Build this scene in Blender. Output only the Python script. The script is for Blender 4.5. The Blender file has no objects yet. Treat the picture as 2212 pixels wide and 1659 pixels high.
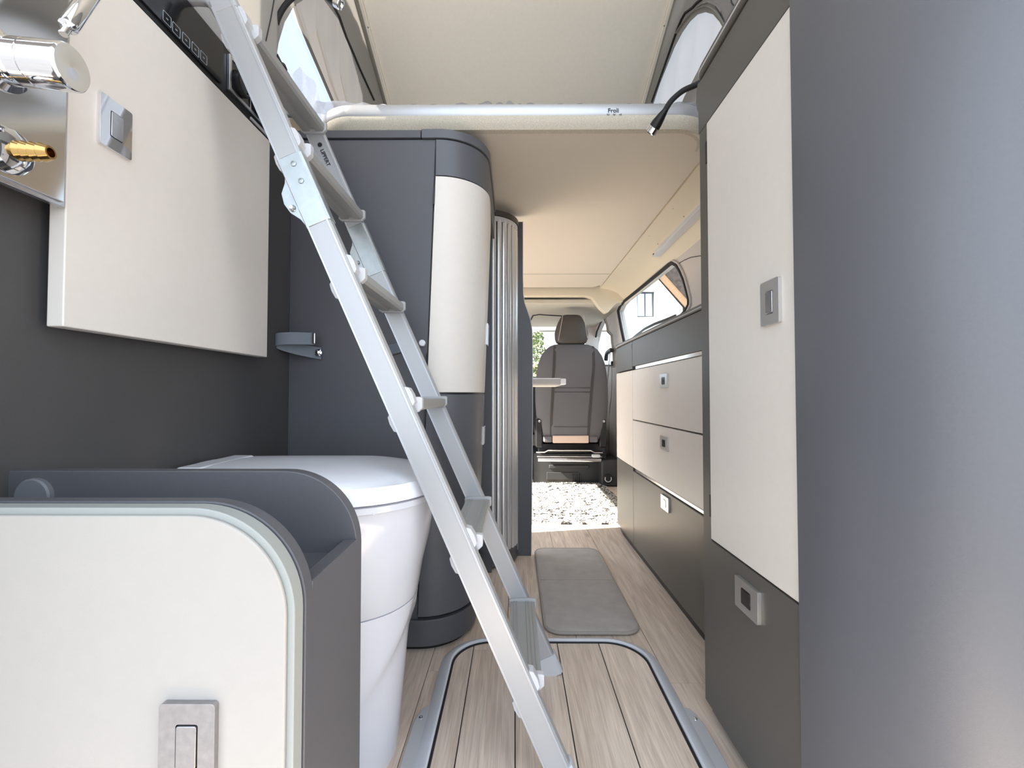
import bpy, bmesh, math, random
from mathutils import Vector, Matrix
from mathutils.geometry import tessellate_polygon
random.seed(7)
scene = bpy.context.scene
COL = scene.collection

# ------------------------------------------------------------------ camera, sky, sun, exposure
CAMH = 0.65; FPX = 950.0; PITCH = math.radians(1.39); YAW = math.radians(0.36)
cd = bpy.data.cameras.new('camera'); cam = bpy.data.objects.new('camera', cd); COL.objects.link(cam)
cd.sensor_width = 36.0; cd.lens = FPX / 2212 * 36.0; cd.clip_start = 0.02; cd.clip_end = 300
cam.location = (0, 0, CAMH); cam.rotation_euler = (math.pi / 2 + PITCH, 0, YAW)
scene.camera = cam
w = bpy.data.worlds.new('sky'); scene.world = w; w.use_nodes = True
bg = w.node_tree.nodes['Background']; bg.inputs[0].default_value = (0.76, 0.87, 1.0, 1); bg.inputs[1].default_value = 1.45
sd = bpy.data.lights.new('sun', 'SUN'); sd.energy = 20.0; sd.angle = math.radians(0.6); sd.color = (1.0, 0.93, 0.82)
sun = bpy.data.objects.new('sun', sd); COL.objects.link(sun)
sun.rotation_euler = Vector((1.0, 0.2, -0.92)).to_track_quat('-Z', 'Y').to_euler()
scene.view_settings.view_transform = 'Standard'; scene.view_settings.look = 'None'
scene.view_settings.exposure = 1.20; scene.view_settings.gamma = 1.0; scene.view_settings.use_curve_mapping = False

scene.cycles.diffuse_bounces = 8; scene.cycles.max_bounces = 14; scene.cycles.transparent_max_bounces = 12

# ------------------------------------------------------------------ measuring: a sight line of the photo met with a plane of the van
def ray(px, py):
    x = (px - 1106) / FPX; z = -(py - 829.5) / FPX; y = 1.0
    y, z = y * math.cos(PITCH) - z * math.sin(PITCH), y * math.sin(PITCH) + z * math.cos(PITCH)
    x, y = x * math.cos(YAW) - y * math.sin(YAW), x * math.sin(YAW) + y * math.cos(YAW)
    return Vector((x, y, z))
C0 = Vector((0, 0, CAMH))
def PX(px, py, X): r = ray(px, py); return C0 + r * (X / r.x)
def PY(px, py, Y): r = ray(px, py); return C0 + r * (Y / r.y)
def PZ(px, py, Z=0.0): r = ray(px, py); return C0 + r * ((Z - CAMH) / r.z)
def yz(p): return (p.y, p.z)
def xz(p): return (p.x, p.z)

# ------------------------------------------------------------------ materials
M = {}
def mat(name, col, rough=0.5, metal=0.0, noise=0.0, nscale=40, bump=0.0, bscale=200, spec=0.5, coat=0.0, aniso=None):
    m = bpy.data.materials.new(name); m.use_nodes = True; nt = m.node_tree; b = nt.nodes['Principled BSDF']
    b.inputs['Base Color'].default_value = (*col, 1); b.inputs['Roughness'].default_value = rough
    b.inputs['Metallic'].default_value = metal; b.inputs['Specular IOR Level'].default_value = spec
    b.inputs['Coat Weight'].default_value = coat
    tc = nt.nodes.new('ShaderNodeTexCoord')
    mp = nt.nodes.new('ShaderNodeMapping'); nt.links.new(tc.outputs['Object'], mp.inputs[0])
    if aniso: mp.inputs['Scale'].default_value = aniso
    if noise:
        n = nt.nodes.new('ShaderNodeTexNoise'); n.inputs['Scale'].default_value = nscale; n.inputs['Detail'].default_value = 5
        nt.links.new(mp.outputs[0], n.inputs['Vector'])
        r = nt.nodes.new('ShaderNodeMapRange'); r.inputs[1].default_value = .25; r.inputs[2].default_value = .75
        r.inputs[3].default_value = 1 - noise; r.inputs[4].default_value = 1 + noise
        nt.links.new(n.outputs['Fac'], r.inputs[0])
        v = nt.nodes.new('ShaderNodeVectorMath'); v.operation = 'SCALE'; v.inputs[0].default_value = col
        nt.links.new(r.outputs[0], v.inputs['Scale']); nt.links.new(v.outputs[0], b.inputs['Base Color'])
    if bump:
        n2 = nt.nodes.new('ShaderNodeTexNoise'); n2.inputs['Scale'].default_value = bscale; n2.inputs['Detail'].default_value = 3
        nt.links.new(mp.outputs[0], n2.inputs['Vector'])
        bp = nt.nodes.new('ShaderNodeBump'); bp.inputs['Strength'].default_value = bump; bp.inputs['Distance'].default_value = .002
        nt.links.new(n2.outputs['Fac'], bp.inputs['Height']); nt.links.new(bp.outputs[0], b.inputs['Normal'])
    M[name] = m; return m
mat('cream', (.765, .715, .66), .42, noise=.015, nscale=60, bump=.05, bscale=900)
mat('cream_dimmed', (.395, .369, .342), .42, noise=.015, nscale=60, bump=.05, bscale=900)  # same cream as the other doors, darkened to offset strong rear light
mat('grey_dark', (.14, .145, .16), .5)
mat('edge_band', (.325, .338, .32), .4)
mat('dark', (.088, .088, .098), .42, noise=.03, nscale=300, bump=.08, bscale=1200)
mat('dark_gloss', (.100, .103, .115), .38, noise=.03, nscale=300, bump=.05, bscale=1200)
mat('curved_gloss', (.100, .103, .118), .40, noise=.03, nscale=300, bump=.05, bscale=1200, spec=.95)
mat('dark_wall', (.072, .069, .069), .5, noise=.06, nscale=500, bump=.1, bscale=1200)
mat('taupe', (.105, .098, .088), .40, noise=.03, nscale=300, bump=.06, bscale=1200)
mat('black', (.008, .008, .009), .4)
mat('black_gloss', (.012, .012, .014), .12)
mat('rubber', (.012, .012, .013), .7)
mat('seam', (.02, .02, .022), .6)
mat('alu', (.56, .57, .60), .36, metal=.6, noise=.02, nscale=20, aniso=(30, 1, 1))
mat('alu_rail', (.46, .465, .475), .36, metal=.35)
mat('slat_alu', (.74, .735, .73), .30, metal=.6)
mat('zinc', (.47, .51, .52), .30, metal=.8, noise=.08, nscale=60)
mat('chrome', (.80, .80, .82), .06, metal=1)
mat('lock_satin', (.38, .365, .375), .32, metal=.9, noise=.12, nscale=150)
mat('lock_chrome', (.66, .655, .65), .30, metal=.85)
mat('satin_chrome', (.62, .61, .63), .22, metal=.95, noise=.1, nscale=120)
mat('steel', (.80, .80, .80), .10, metal=1)
mat('brass', (.52, .34, .13), .2, metal=1)
mat('white_plastic', (.82, .83, .87), .22, coat=.2)
mat('lid_white_lit', (.80, .815, .87), .25, coat=.2)  # toilet white lightened to make up for dim light on the lid
mat('toilet_white', (.66, .675, .73), .20, coat=.3)
mat('grey_plastic', (.42, .42, .43), .45)
mat('tread_grey', (.38, .38, .37), .5, metal=.2)
mat('light_grey_plastic', (.58, .58, .60), .42)
mat('ceiling_beige', (.74, .67, .575), .75, noise=.02, nscale=200, bump=.12, bscale=700)
mat('cove_beige', (.76, .68, .54), .6, bump=.05, bscale=600)
mat('headliner', (.56, .53, .46), .8, bump=.1, bscale=500)
mat('pillar_grey', (.60, .56, .53), .6, bump=.05, bscale=500)
mat('roof_cream', (.90, .85, .755), .6, noise=.02, nscale=90, bump=.06, bscale=300)
mat('roof_frame', (.20, .19, .165), .5)
mat('body_grey', (.42, .41, .40), .5)
mat('seat_grey', (.115, .112, .122), .85, noise=.08, nscale=500, bump=.3, bscale=900)
mat('seat_dark', (.055, .048, .042), .5, bump=.2, bscale=500)
mat('seat_band', (.045, .04, .038), .7)
mat('tag_beige', (.62, .47, .39), .8, bump=.2, bscale=400)
mat('strap', (.15, .17, .20), .6, noise=.1, nscale=600)
mat('mat_grey', (.47, .44, .42), .95, noise=.10, nscale=25, bump=.5, bscale=500)
mat('mat_edge', (.38, .345, .315), .9)
mat('band_fabric', (.60, .545, .45), .8, noise=.25, nscale=500)
mat('frame_white', (.66, .68, .73), .32, coat=.1)
mat('frame_flange', (.50, .51, .53), .4)
mat('ground', (.095, .098, .105), .9, noise=.2, nscale=4)
mat('render_white', (.88, .86, .82), .8)
mat('thatch', (.040, .031, .029), .95, noise=.6, nscale=6, bump=.8, bscale=14)
mat('soffit', (.26, .165, .10), .8, noise=.15, nscale=3)
mat('pane_blue', (.55, .66, .78), .08)
mat('frame_anthracite', (.03, .034, .04), .5)
mat('leaf', (.16, .20, .07), .8, noise=.4, nscale=8)
mat('bark', (.16, .12, .08), .9)
mat('mattress_white', (.88, .88, .90), .4)
mat('lettering', (.02, .02, .025), .5)
mat('button_line', (.30, .34, .38), .4)
mat('dash', (.022, .022, .024), .6)

def wood(name):
    m = bpy.data.materials.new(name); m.use_nodes = True; nt = m.node_tree; b = nt.nodes['Principled BSDF']; L = nt.links.new
    b.inputs['Roughness'].default_value = .42
    tc = nt.nodes.new('ShaderNodeTexCoord'); oi = nt.nodes.new('ShaderNodeObjectInfo')
    ad = nt.nodes.new('ShaderNodeVectorMath'); ad.operation = 'ADD'
    sc = nt.nodes.new('ShaderNodeVectorMath'); sc.operation = 'SCALE'; sc.inputs[0].default_value = (3.1, 7.7, 0)
    L(oi.outputs['Random'], sc.inputs['Scale']); L(tc.outputs['Object'], ad.inputs[0]); L(sc.outputs[0], ad.inputs[1])
    mp = nt.nodes.new('ShaderNodeMapping'); mp.inputs['Scale'].default_value = (26, 1.6, 1); L(ad.outputs[0], mp.inputs[0])
    n1 = nt.nodes.new('ShaderNodeTexNoise'); n1.inputs['Scale'].default_value = 2.2; n1.inputs['Detail'].default_value = 9; n1.inputs['Distortion'].default_value = 1.3
    L(mp.outputs[0], n1.inputs['Vector'])
    mp2 = nt.nodes.new('ShaderNodeMapping'); mp2.inputs['Scale'].default_value = (260, 7, 1); L(ad.outputs[0], mp2.inputs[0])
    n2 = nt.nodes.new('ShaderNodeTexNoise'); n2.inputs['Scale'].default_value = 1.5; n2.inputs['Detail'].default_value = 4; L(mp2.outputs[0], n2.inputs['Vector'])
    r1 = nt.nodes.new('ShaderNodeValToRGB'); e = r1.color_ramp.elements
    e[0].position = .30; e[0].color = (.64, .515, .42, 1); e[1].position = .68; e[1].color = (.88, .745, .63, 1)
    L(n1.outputs['Fac'], r1.inputs[0])
    r2 = nt.nodes.new('ShaderNodeMapRange'); r2.inputs[1].default_value = .3; r2.inputs[2].default_value = .7; r2.inputs[3].default_value = .84; r2.inputs[4].default_value = 1.08
    L(n2.outputs['Fac'], r2.inputs[0])
    # knots
    vo = nt.nodes.new('ShaderNodeTexVoronoi'); vo.inputs['Scale'].default_value = 1.0
    mp3 = nt.nodes.new('ShaderNodeMapping'); mp3.inputs['Scale'].default_value = (5.5, 2.0, 1); L(ad.outputs[0], mp3.inputs[0]); L(mp3.outputs[0], vo.inputs['Vector'])
    r3 = nt.nodes.new('ShaderNodeMapRange'); r3.inputs[1].default_value = .02; r3.inputs[2].default_value = .10; r3.inputs[3].default_value = .62; r3.inputs[4].default_value = 1
    L(vo.outputs['Distance'], r3.inputs[0])
    mu = nt.nodes.new('ShaderNodeMath'); mu.operation = 'MULTIPLY'; L(r2.outputs[0], mu.inputs[0]); L(r3.outputs[0], mu.inputs[1])
    r4 = nt.nodes.new('ShaderNodeMapRange'); r4.inputs[3].default_value = .93; r4.inputs[4].default_value = 1.06; L(oi.outputs['Random'], r4.inputs[0])
    mu2 = nt.nodes.new('ShaderNodeMath'); mu2.operation = 'MULTIPLY'; L(mu.outputs[0], mu2.inputs[0]); L(r4.outputs[0], mu2.inputs[1])
    v = nt.nodes.new('ShaderNodeVectorMath'); v.operation = 'SCALE'; L(r1.outputs[0], v.inputs[0]); L(mu2.outputs[0], v.inputs['Scale']); L(v.outputs[0], b.inputs['Base Color'])
    bp = nt.nodes.new('ShaderNodeBump'); bp.inputs['Strength'].default_value = .12; bp.inputs['Distance'].default_value = .001; L(n2.outputs['Fac'], bp.inputs['Height']); L(bp.outputs[0], b.inputs['Normal'])
    M[name] = m
wood('oak')
def glass(name, tint=(1, 1, 1), gloss=.25):
    m = bpy.data.materials.new(name); m.use_nodes = True; nt = m.node_tree; nt.nodes.clear()
    o = nt.nodes.new('ShaderNodeOutputMaterial'); t = nt.nodes.new('ShaderNodeBsdfTransparent'); t.inputs[0].default_value = (*tint, 1)
    g = nt.nodes.new('ShaderNodeBsdfGlossy'); g.inputs['Roughness'].default_value = .03
    mx = nt.nodes.new('ShaderNodeMixShader'); mx.inputs[0].default_value = .03
    nt.links.new(t.outputs[0], mx.inputs[1]); nt.links.new(g.outputs[0], mx.inputs[2]); nt.links.new(mx.outputs[0], o.inputs[0])
    M[name] = m
glass('glass', (.95, .97, .97))
def cloth(name, col, translucent=.35, clear=0.0, bump=.2, bscale=400, gloss=0.0):
    m = bpy.data.materials.new(name); m.use_nodes = True; nt = m.node_tree; nt.nodes.clear(); L = nt.links.new
    o = nt.nodes.new('ShaderNodeOutputMaterial'); d = nt.nodes.new('ShaderNodeBsdfDiffuse'); d.inputs[0].default_value = (*col, 1)
    tr = nt.nodes.new('ShaderNodeBsdfTranslucent'); tr.inputs[0].default_value = (*col, 1)
    m1 = nt.nodes.new('ShaderNodeMixShader'); m1.inputs[0].default_value = translucent; L(d.outputs[0], m1.inputs[1]); L(tr.outputs[0], m1.inputs[2])
    tc = nt.nodes.new('ShaderNodeTexCoord'); n = nt.nodes.new('ShaderNodeTexNoise'); n.inputs['Scale'].default_value = bscale; L(tc.outputs['Object'], n.inputs['Vector'])
    bp = nt.nodes.new('ShaderNodeBump'); bp.inputs['Strength'].default_value = bump; bp.inputs['Distance'].default_value = .002; L(n.outputs['Fac'], bp.inputs['Height'])
    L(bp.outputs[0], d.inputs['Normal'])
    last = m1
    if gloss:
        g = nt.nodes.new('ShaderNodeBsdfGlossy'); g.inputs['Roughness'].default_value = .15; L(bp.outputs[0], g.inputs['Normal'])
        mg = nt.nodes.new('ShaderNodeMixShader'); mg.inputs[0].default_value = gloss; L(last.outputs[0], mg.inputs[1]); L(g.outputs[0], mg.inputs[2]); last = mg
    if clear:
        t = nt.nodes.new('ShaderNodeBsdfTransparent'); mx = nt.nodes.new('ShaderNodeMixShader'); mx.inputs[0].default_value = clear
        L(last.outputs[0], mx.inputs[1]); L(t.outputs[0], mx.inputs[2]); last = mx
    L(last.outputs[0], o.inputs[0]); M[name] = m
cloth('tent', (.44, .425, .405), .44)
cloth('tent_band', (.42, .41, .37), .4)
cloth('gauze', (.075, .068, .062), .35, clear=.04, bscale=900)
cloth('clear_sheet', (.055, .075, .12), .5, clear=.22, gloss=.05, bscale=25, bump=.6)
cloth('frosted_sheet', (.40, .375, .36), .55, clear=.06, gloss=.10, bscale=30, bump=.5)
cloth('wrap', (.42, .44, .50), .45, clear=.45, gloss=.30, bscale=70, bump=.9)
def rugmat():
    m = bpy.data.materials.new('rug_wool'); m.use_nodes = True; nt = m.node_tree; b = nt.nodes['Principled BSDF']; L = nt.links.new
    b.inputs['Roughness'].default_value = .95
    tc = nt.nodes.new('ShaderNodeTexCoord'); mp = nt.nodes.new('ShaderNodeMapping'); mp.inputs['Scale'].default_value = (14, 36, 1); L(tc.outputs['Object'], mp.inputs[0])
    n = nt.nodes.new('ShaderNodeTexNoise'); n.inputs['Scale'].default_value = 1.6; n.inputs['Detail'].default_value = 4; L(mp.outputs[0], n.inputs['Vector'])
    r = nt.nodes.new('ShaderNodeValToRGB'); e = r.color_ramp.elements; e[0].position = .43; e[0].color = (.012, .012, .014, 1); e[1].position = .50; e[1].color = (.42, .40, .36, 1)
    L(n.outputs['Fac'], r.inputs[0]); L(r.outputs[0], b.inputs['Base Color']); M['rug_wool'] = m
rugmat()

# ------------------------------------------------------------------ builders
def link(o, parent=None):
    COL.objects.link(o)
    if parent is not None:
        o.parent = parent
        root = parent.parent if parent.parent is not None else parent
        o.matrix_parent_inverse = (Matrix.Translation(root.location) if parent.type == 'EMPTY' or parent.parent is not None else Matrix.Identity(4)).inverted() if root.type == 'EMPTY' and parent is root else Matrix.Identity(4)
    return o
def tag(o, label, cat, group=None, kind=None):
    o['label'] = label; o['category'] = cat
    if group: o['group'] = group
    if kind: o['kind'] = kind
    return o
def thing(name, label, cat, loc=(0, 0, 0), group=None):
    o = bpy.data.objects.new(name, None); o.empty_display_size = .05; COL.objects.link(o); o.location = loc
    return tag(o, label, cat, group)
def fin(name, verts, faces, m, parent=None, bev=0.0, smooth=True, ang=32, segs=2):
    me = bpy.data.meshes.new(name); me.from_pydata([tuple(v) for v in verts], [], faces)
    bm = bmesh.new(); bm.from_mesh(me); bmesh.ops.remove_doubles(bm, verts=bm.verts, dist=1e-6); bmesh.ops.recalc_face_normals(bm, faces=bm.faces); bm.to_mesh(me); bm.free()
    if smooth:
        me.polygons.foreach_set('use_smooth', [True] * len(me.polygons)); me.set_sharp_from_angle(angle=math.radians(ang))
    me.materials.append(M[m]); me.update()
    o = bpy.data.objects.new(name, me); link(o, parent)
    if bev:
        b = o.modifiers.new('bevel', 'BEVEL'); b.width = bev; b.segments = segs; b.limit_method = 'ANGLE'; b.angle_limit = math.radians(40); b.harden_normals = True
    return o
def struct(o, label, cat): o['kind'] = 'structure'; o['label'] = label; o['category'] = cat; return o
def box(name, lo, hi, m, parent=None, bev=.002):
    x0, y0, z0 = lo; x1, y1, z1 = hi
    v = [(x0, y0, z0), (x1, y0, z0), (x1, y1, z0), (x0, y1, z0), (x0, y0, z1), (x1, y0, z1), (x1, y1, z1), (x0, y1, z1)]
    f = [(0, 3, 2, 1), (4, 5, 6, 7), (0, 1, 5, 4), (1, 2, 6, 5), (2, 3, 7, 6), (3, 0, 4, 7)]
    return fin(name, v, f, m, parent, bev)
def ax3(axis, p, t):
    return {'x': (t, p[0], p[1]), 'y': (p[0], t, p[1]), 'z': (p[0], p[1], t)}[axis]
def extr(name, pts, axis, a, b, m, parent=None, bev=0.0, holes=(), ang=32, segs=2):
    loops = [list(pts)] + [list(h) for h in holes]; flat = [p for l in loops for p in l]; n = len(flat)
    verts = [ax3(axis, p, a) for p in flat] + [ax3(axis, p, b) for p in flat]; faces = []
    if len(loops) == 1:
        faces = [tuple(range(n)), tuple(range(2 * n - 1, n - 1, -1))]
    else:
        tri = tessellate_polygon([[Vector((p[0], p[1], 0)) for p in l] for l in loops])
        for t in tri: faces += [tuple(t), tuple(i + n for i in reversed(t))]
    k = 0
    for l in loops:
        for i in range(len(l)):
            j = (i + 1) % len(l); faces.append((k + i, k + j, n + k + j, n + k + i))
        k += len(l)
    return fin(name, verts, faces, m, parent, bev, True, ang, segs)
def rrect(u0, v0, u1, v1, r, n=8, corners=(1, 1, 1, 1)):   # corners: u0v0, u1v0, u1v1, u0v1
    out = []
    for (cu, cv, a0, on, pu, pv) in ((u0 + r, v0 + r, 180, corners[0], u0, v0), (u1 - r, v0 + r, 270, corners[1], u1, v0), (u1 - r, v1 - r, 0, corners[2], u1, v1), (u0 + r, v1 - r, 90, corners[3], u0, v1)):
        if on:
            for i in range(n + 1):
                a = math.radians(a0 + 90 * i / n); out.append((cu + r * math.cos(a), cv + r * math.sin(a)))
        else: out.append((pu, pv))
    return out
def arc(cx, cy, r, a0, a1, n=16):
    return [(cx + r * math.cos(math.radians(a0 + (a1 - a0) * i / n)), cy + r * math.sin(math.radians(a0 + (a1 - a0) * i / n))) for i in range(n + 1)]
def off2(path, d, closed=False):
    out = []; n = len(path)
    for i in range(n):
        p0 = path[(i - 1) % n] if (closed or i > 0) else path[i]; p1 = path[(i + 1) % n] if (closed or i < n - 1) else path[i]
        tx, ty = p1[0] - p0[0], p1[1] - p0[1]; l = math.hypot(tx, ty) or 1
        out.append((path[i][0] - ty / l * d, path[i][1] + tx / l * d))
    return out
def sheet(name, path, z0, z1, t, m, parent=None, bev=0.0, shear=None):     # a board bent along a plan path (x, y), thickness t to its left
    o2 = off2(path, t); poly = list(path) + list(reversed(o2))
    o = extr(name, poly, 'z', z0, z1, m, parent, bev)
    if shear: skew(o, shear)
    return o
def skew(o, fn):
    for v in o.data.vertices: v.co.x += fn(v.co)
def smooth_path(pts, n=6, closed=False):
    P = [Vector(p) for p in pts]; out = []; N = len(P)
    for i in range(N if closed else N - 1):
        p0 = P[(i - 1) % N] if closed or i > 0 else P[i]; p1 = P[i]; p2 = P[(i + 1) % N]; p3 = P[(i + 2) % N] if closed or i + 2 < N else p2
        for k in range(n):
            t = k / n; out.append(.5 * ((2 * p1) + (p2 - p0) * t + (2 * p0 - 5 * p1 + 4 * p2 - p3) * t * t + (3 * p1 - p0 - 3 * p2 + p3) * t ** 3))
    if not closed: out.append(P[-1])
    return out
def sweep(name, prof, path, m, parent=None, up=(0, 0, 1), closed=False, bev=0.0, ang=32, scale=None):
    path = [Vector(p) for p in path]; n = len(path); k = len(prof); verts = []; faces = []; up = Vector(up); prevs = None
    for i, p in enumerate(path):
        a = path[(i - 1) % n] if closed or i > 0 else p; b = path[(i + 1) % n] if closed or i < n - 1 else p
        t = (b - a).normalized(); s = t.cross(up)
        if s.length < 1e-3: s = prevs or Vector((1, 0, 0))
        s.normalize(); prevs = s; u = s.cross(t).normalized(); q = scale[i] if scale else 1
        for (c, d) in prof: verts.append(p + s * c * q + u * d * q)
    for i in range(n if closed else n - 1):
        j = (i + 1) % n
        for c in range(k):
            d = (c + 1) % k; faces.append((i * k + c, i * k + d, j * k + d, j * k + c))
    if not closed: faces += [tuple(range(k)), tuple(range((n - 1) * k, n * k))]
    return fin(name, verts, faces, m, parent, bev, True, ang)
def circ(r, n=10, ry=None): return [(r * math.cos(2 * math.pi * i / n), (ry or r) * math.sin(2 * math.pi * i / n)) for i in range(n)]
def tube(name, path, r, m, parent=None, n=10, closed=False, up=(0, 0, 1), scale=None): return sweep(name, circ(r, n), path, m, parent, up, closed, 0, 60, scale)
def lathe(name, prof, origin, axis, m, parent=None, n=28, ang=32):
    ax = Vector(axis).normalized(); s = ax.orthogonal().normalized(); u = ax.cross(s); o = Vector(origin); verts = []; faces = []
    for (r, h) in prof:
        for i in range(n):
            a = 2 * math.pi * i / n; verts.append(o + ax * h + (s * math.cos(a) + u * math.sin(a)) * max(r, 1e-5))
    k = len(prof)
    for j in range(k - 1):
        for i in range(n):
            i2 = (i + 1) % n; faces.append((j * n + i, j * n + i2, (j + 1) * n + i2, (j + 1) * n + i))
    faces += [tuple(range(n)), tuple(range((k - 1) * n, k * n))]
    return fin(name, verts, faces, m, parent, 0, True, ang)
def loft(name, rings, m, parent=None, cap=True, ang=40, bev=0):
    n = len(rings[0]); verts = [p for r in rings for p in r]; faces = []
    for j in range(len(rings) - 1):
        for i in range(n):
            i2 = (i + 1) % n; faces.append((j * n + i, j * n + i2, (j + 1) * n + i2, (j + 1) * n + i))
    if cap: faces += [tuple(range(n)), tuple(range((len(rings) - 1) * n, len(rings) * n))]
    return fin(name, verts, faces, m, parent, bev, True, ang)
def grid(name, fn, nu, nv, m, parent=None, thick=0.0, kind=None):
    verts = [fn(i / nu, j / nv) for j in range(nv + 1) for i in range(nu + 1)]
    faces = [(j * (nu + 1) + i, j * (nu + 1) + i + 1, (j + 1) * (nu + 1) + i + 1, (j + 1) * (nu + 1) + i) for j in range(nv) for i in range(nu)]
    o = fin(name, verts, faces, m, parent, 0, True, 180)
    if thick: s = o.modifiers.new('solid', 'SOLIDIFY'); s.thickness = thick; s.offset = 0
    return o
def words(name, s, size, mtx, m, parent, extrude=.0003, space=1.0):
    cu = bpy.data.curves.new(name, 'FONT'); cu.body = s; cu.size = size; cu.extrude = extrude; cu.space_character = space; cu.offset = size * .02; cu.resolution_u = 3
    tmp = bpy.data.objects.new(name + '_t', cu); COL.objects.link(tmp); bpy.context.view_layer.update()
    me = bpy.data.meshes.new_from_object(tmp.evaluated_get(bpy.context.evaluated_depsgraph_get())); bpy.data.objects.remove(tmp)
    me.transform(mtx); me.materials.clear(); me.materials.append(M[m]); o = bpy.data.objects.new(name, me); me.name = name
    return link(o, parent)
def frame_of(origin, right, up):
    r = Vector(right).normalized(); u = Vector(up).normalized(); n = r.cross(u); return Matrix(((r.x, u.x, n.x, origin[0]), (r.y, u.y, n.y, origin[1]), (r.z, u.z, n.z, origin[2]), (0, 0, 0, 1)))
# push lock: a chrome surround and a rocker; c = centre on the face, right/up = directions on the face, w x h
def lock(parent, c, right, up, w_, h_, m='lock_chrome', portrait=True, inner='satin_chrome'):
    F = frame_of(c, right, up)
    outer = rrect(-w_ / 2, -h_ / 2, w_ / 2, h_ / 2, .003, 4)
    iw, ih = w_ * .40, h_ * .52; dx = 0
    hole = rrect(dx - iw / 2, -ih / 2, dx + iw / 2, ih / 2, .002, 3)
    a = extr('lock_plate', outer, 'z', -.001, .005, m, parent, .0012, [list(reversed(hole))], 60)
    a.data.transform(F)
    b = extr('lock_button', rrect(dx - iw / 2 + .0008, -ih / 2 + .0008, dx + iw / 2 - .0008, ih / 2 - .0008, .0018, 3), 'z', -.001, .0062, inner, parent, .0008, (), 60)
    b.data.transform(F)

# ================================================================== THE SETTING
# floor: sub-floor, outer planks, hatch planks
floor = box('floor', (-.77, .10, -.05), (.77, 4.2, -.0045), 'seam', None, 0); struct(floor, 'light oak plank floor of the camper van', 'floor')
pw = .185; x0 = .35 - 7 * pw
for c in range(11):
    xa = max(x0 + c * pw, -.77); xb = min(x0 + (c + 1) * pw, .77)
    if xb - xa < .01: continue
    ys = [.10] + [y for y in ((.62 + .37 * c) % 1.15 + .1, (.62 + .37 * c) % 1.15 + 1.25, (.62 + .37 * c) % 1.15 + 2.4) if .2 < y < 3.3] + [3.4]
    for ya, yb in zip(ys[:-1], ys[1:]):
        o = box('floor_plank', (xa + .0007, ya + .0005, -.0045), (xb - .0007, yb - .0005, 0), 'oak', floor, .0006)
# shower-floor hatch with planks cut to its rounded outline
HX0, HX1, HY0, HY1, HR = -.150, .322, .22, 1.162, .095
hatch = thing('floor_hatch', 'plank-covered shower floor hatch with rounded corners, set inside the white floor frame', 'hatch', (0.085, .7, 0))
def ytop(x):
    if x < HX0 + HR: return HY1 - HR + math.sqrt(max(0, HR ** 2 - (HX0 + HR - x) ** 2))
    if x > HX1 - HR: return HY1 - HR + math.sqrt(max(0, HR ** 2 - (x - HX1 + HR) ** 2))
    return HY1
cuts = [HX0, -.105, .0005, .110, .2175, HX1]
joints = [None, 1.13, None, None, .775]
for i in range(5):
    xa, xb = cuts[i] + .0011, cuts[i + 1] - .0011
    segs_ = [(HY0, joints[i] - .0007), (joints[i] + .0007, None)] if joints[i] else [(HY0, None)]
    for (ya, yb) in segs_:
        xs = [xa + (xb - xa) * k / 10 for k in range(11)]
        top = [(x, yb if yb else max(ytop(x), ya + .003)) for x in xs]
        if yb: top = [(x, min(yb, ytop(x))) for x in xs]
        extr('hatch_plank', [(xa, ya)] + [(xb, ya)] + list(reversed(top)), 'z', .0003, .004, 'oak', hatch, .0006)
extr('hatch_base', rrect(HX0, HY0, HX1, HY1, HR, 10, (0, 0, 1, 1)), 'z', -.0002, .002, 'seam', hatch)
# floor frame
fr = thing('floor_frame', 'white metal frame with rounded corners let into the plank floor around the hatch', 'frame', (0.085, 1.17, 0))
path = [(-.165, .20, 0)] + [(x, y, 0) for x, y in arc(-.165 + .105, 1.176 - .105, .105, 180, 90, 12)] + [(x, y, 0) for x, y in arc(.337 - .105, 1.176 - .105, .105, 90, 0, 12)] + [(.337, .20, 0)]
sweep('rim', [(-.012, .0005), (-.0125, .003), (-.008, .0055), (.006, .0125), (.0105, .0125), (.0135, .010), (.0135, .0005)], path, 'frame_white', fr)
pin = [(-.150, .20, .004)] + [(x, y, .004) for x, y in arc(-.150 + .093, 1.162 - .093, .093, 180, 90, 12)] + [(x, y, .004) for x, y in arc(.322 - .093, 1.162 - .093, .093, 90, 0, 12)] + [(.322, .20, .004)]
tube('seal', pin, .0032, 'rubber', fr, 8)
for s, xx in ((-1, -.176), (1, .348)):
    fl = extr('flange', [(xx - s * .002, .20), (xx + s * .024, .20), (xx + s * .024, .885), (xx + s * .020, .905), (xx + s * .012, .925), (xx - s * .002, .93)], 'z', .0003, .0035, 'frame_flange', fr, .001)
    for sy in (.45, .895):
        lathe('screw', [(.0, 0), (.0045, 0), (.004, .0016), (.0016, .002), (.0012, .0008), (0, .0008)], (xx + s * .012, sy, .0034), (0, 0, 1), 'chrome', fr, 14)
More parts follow.
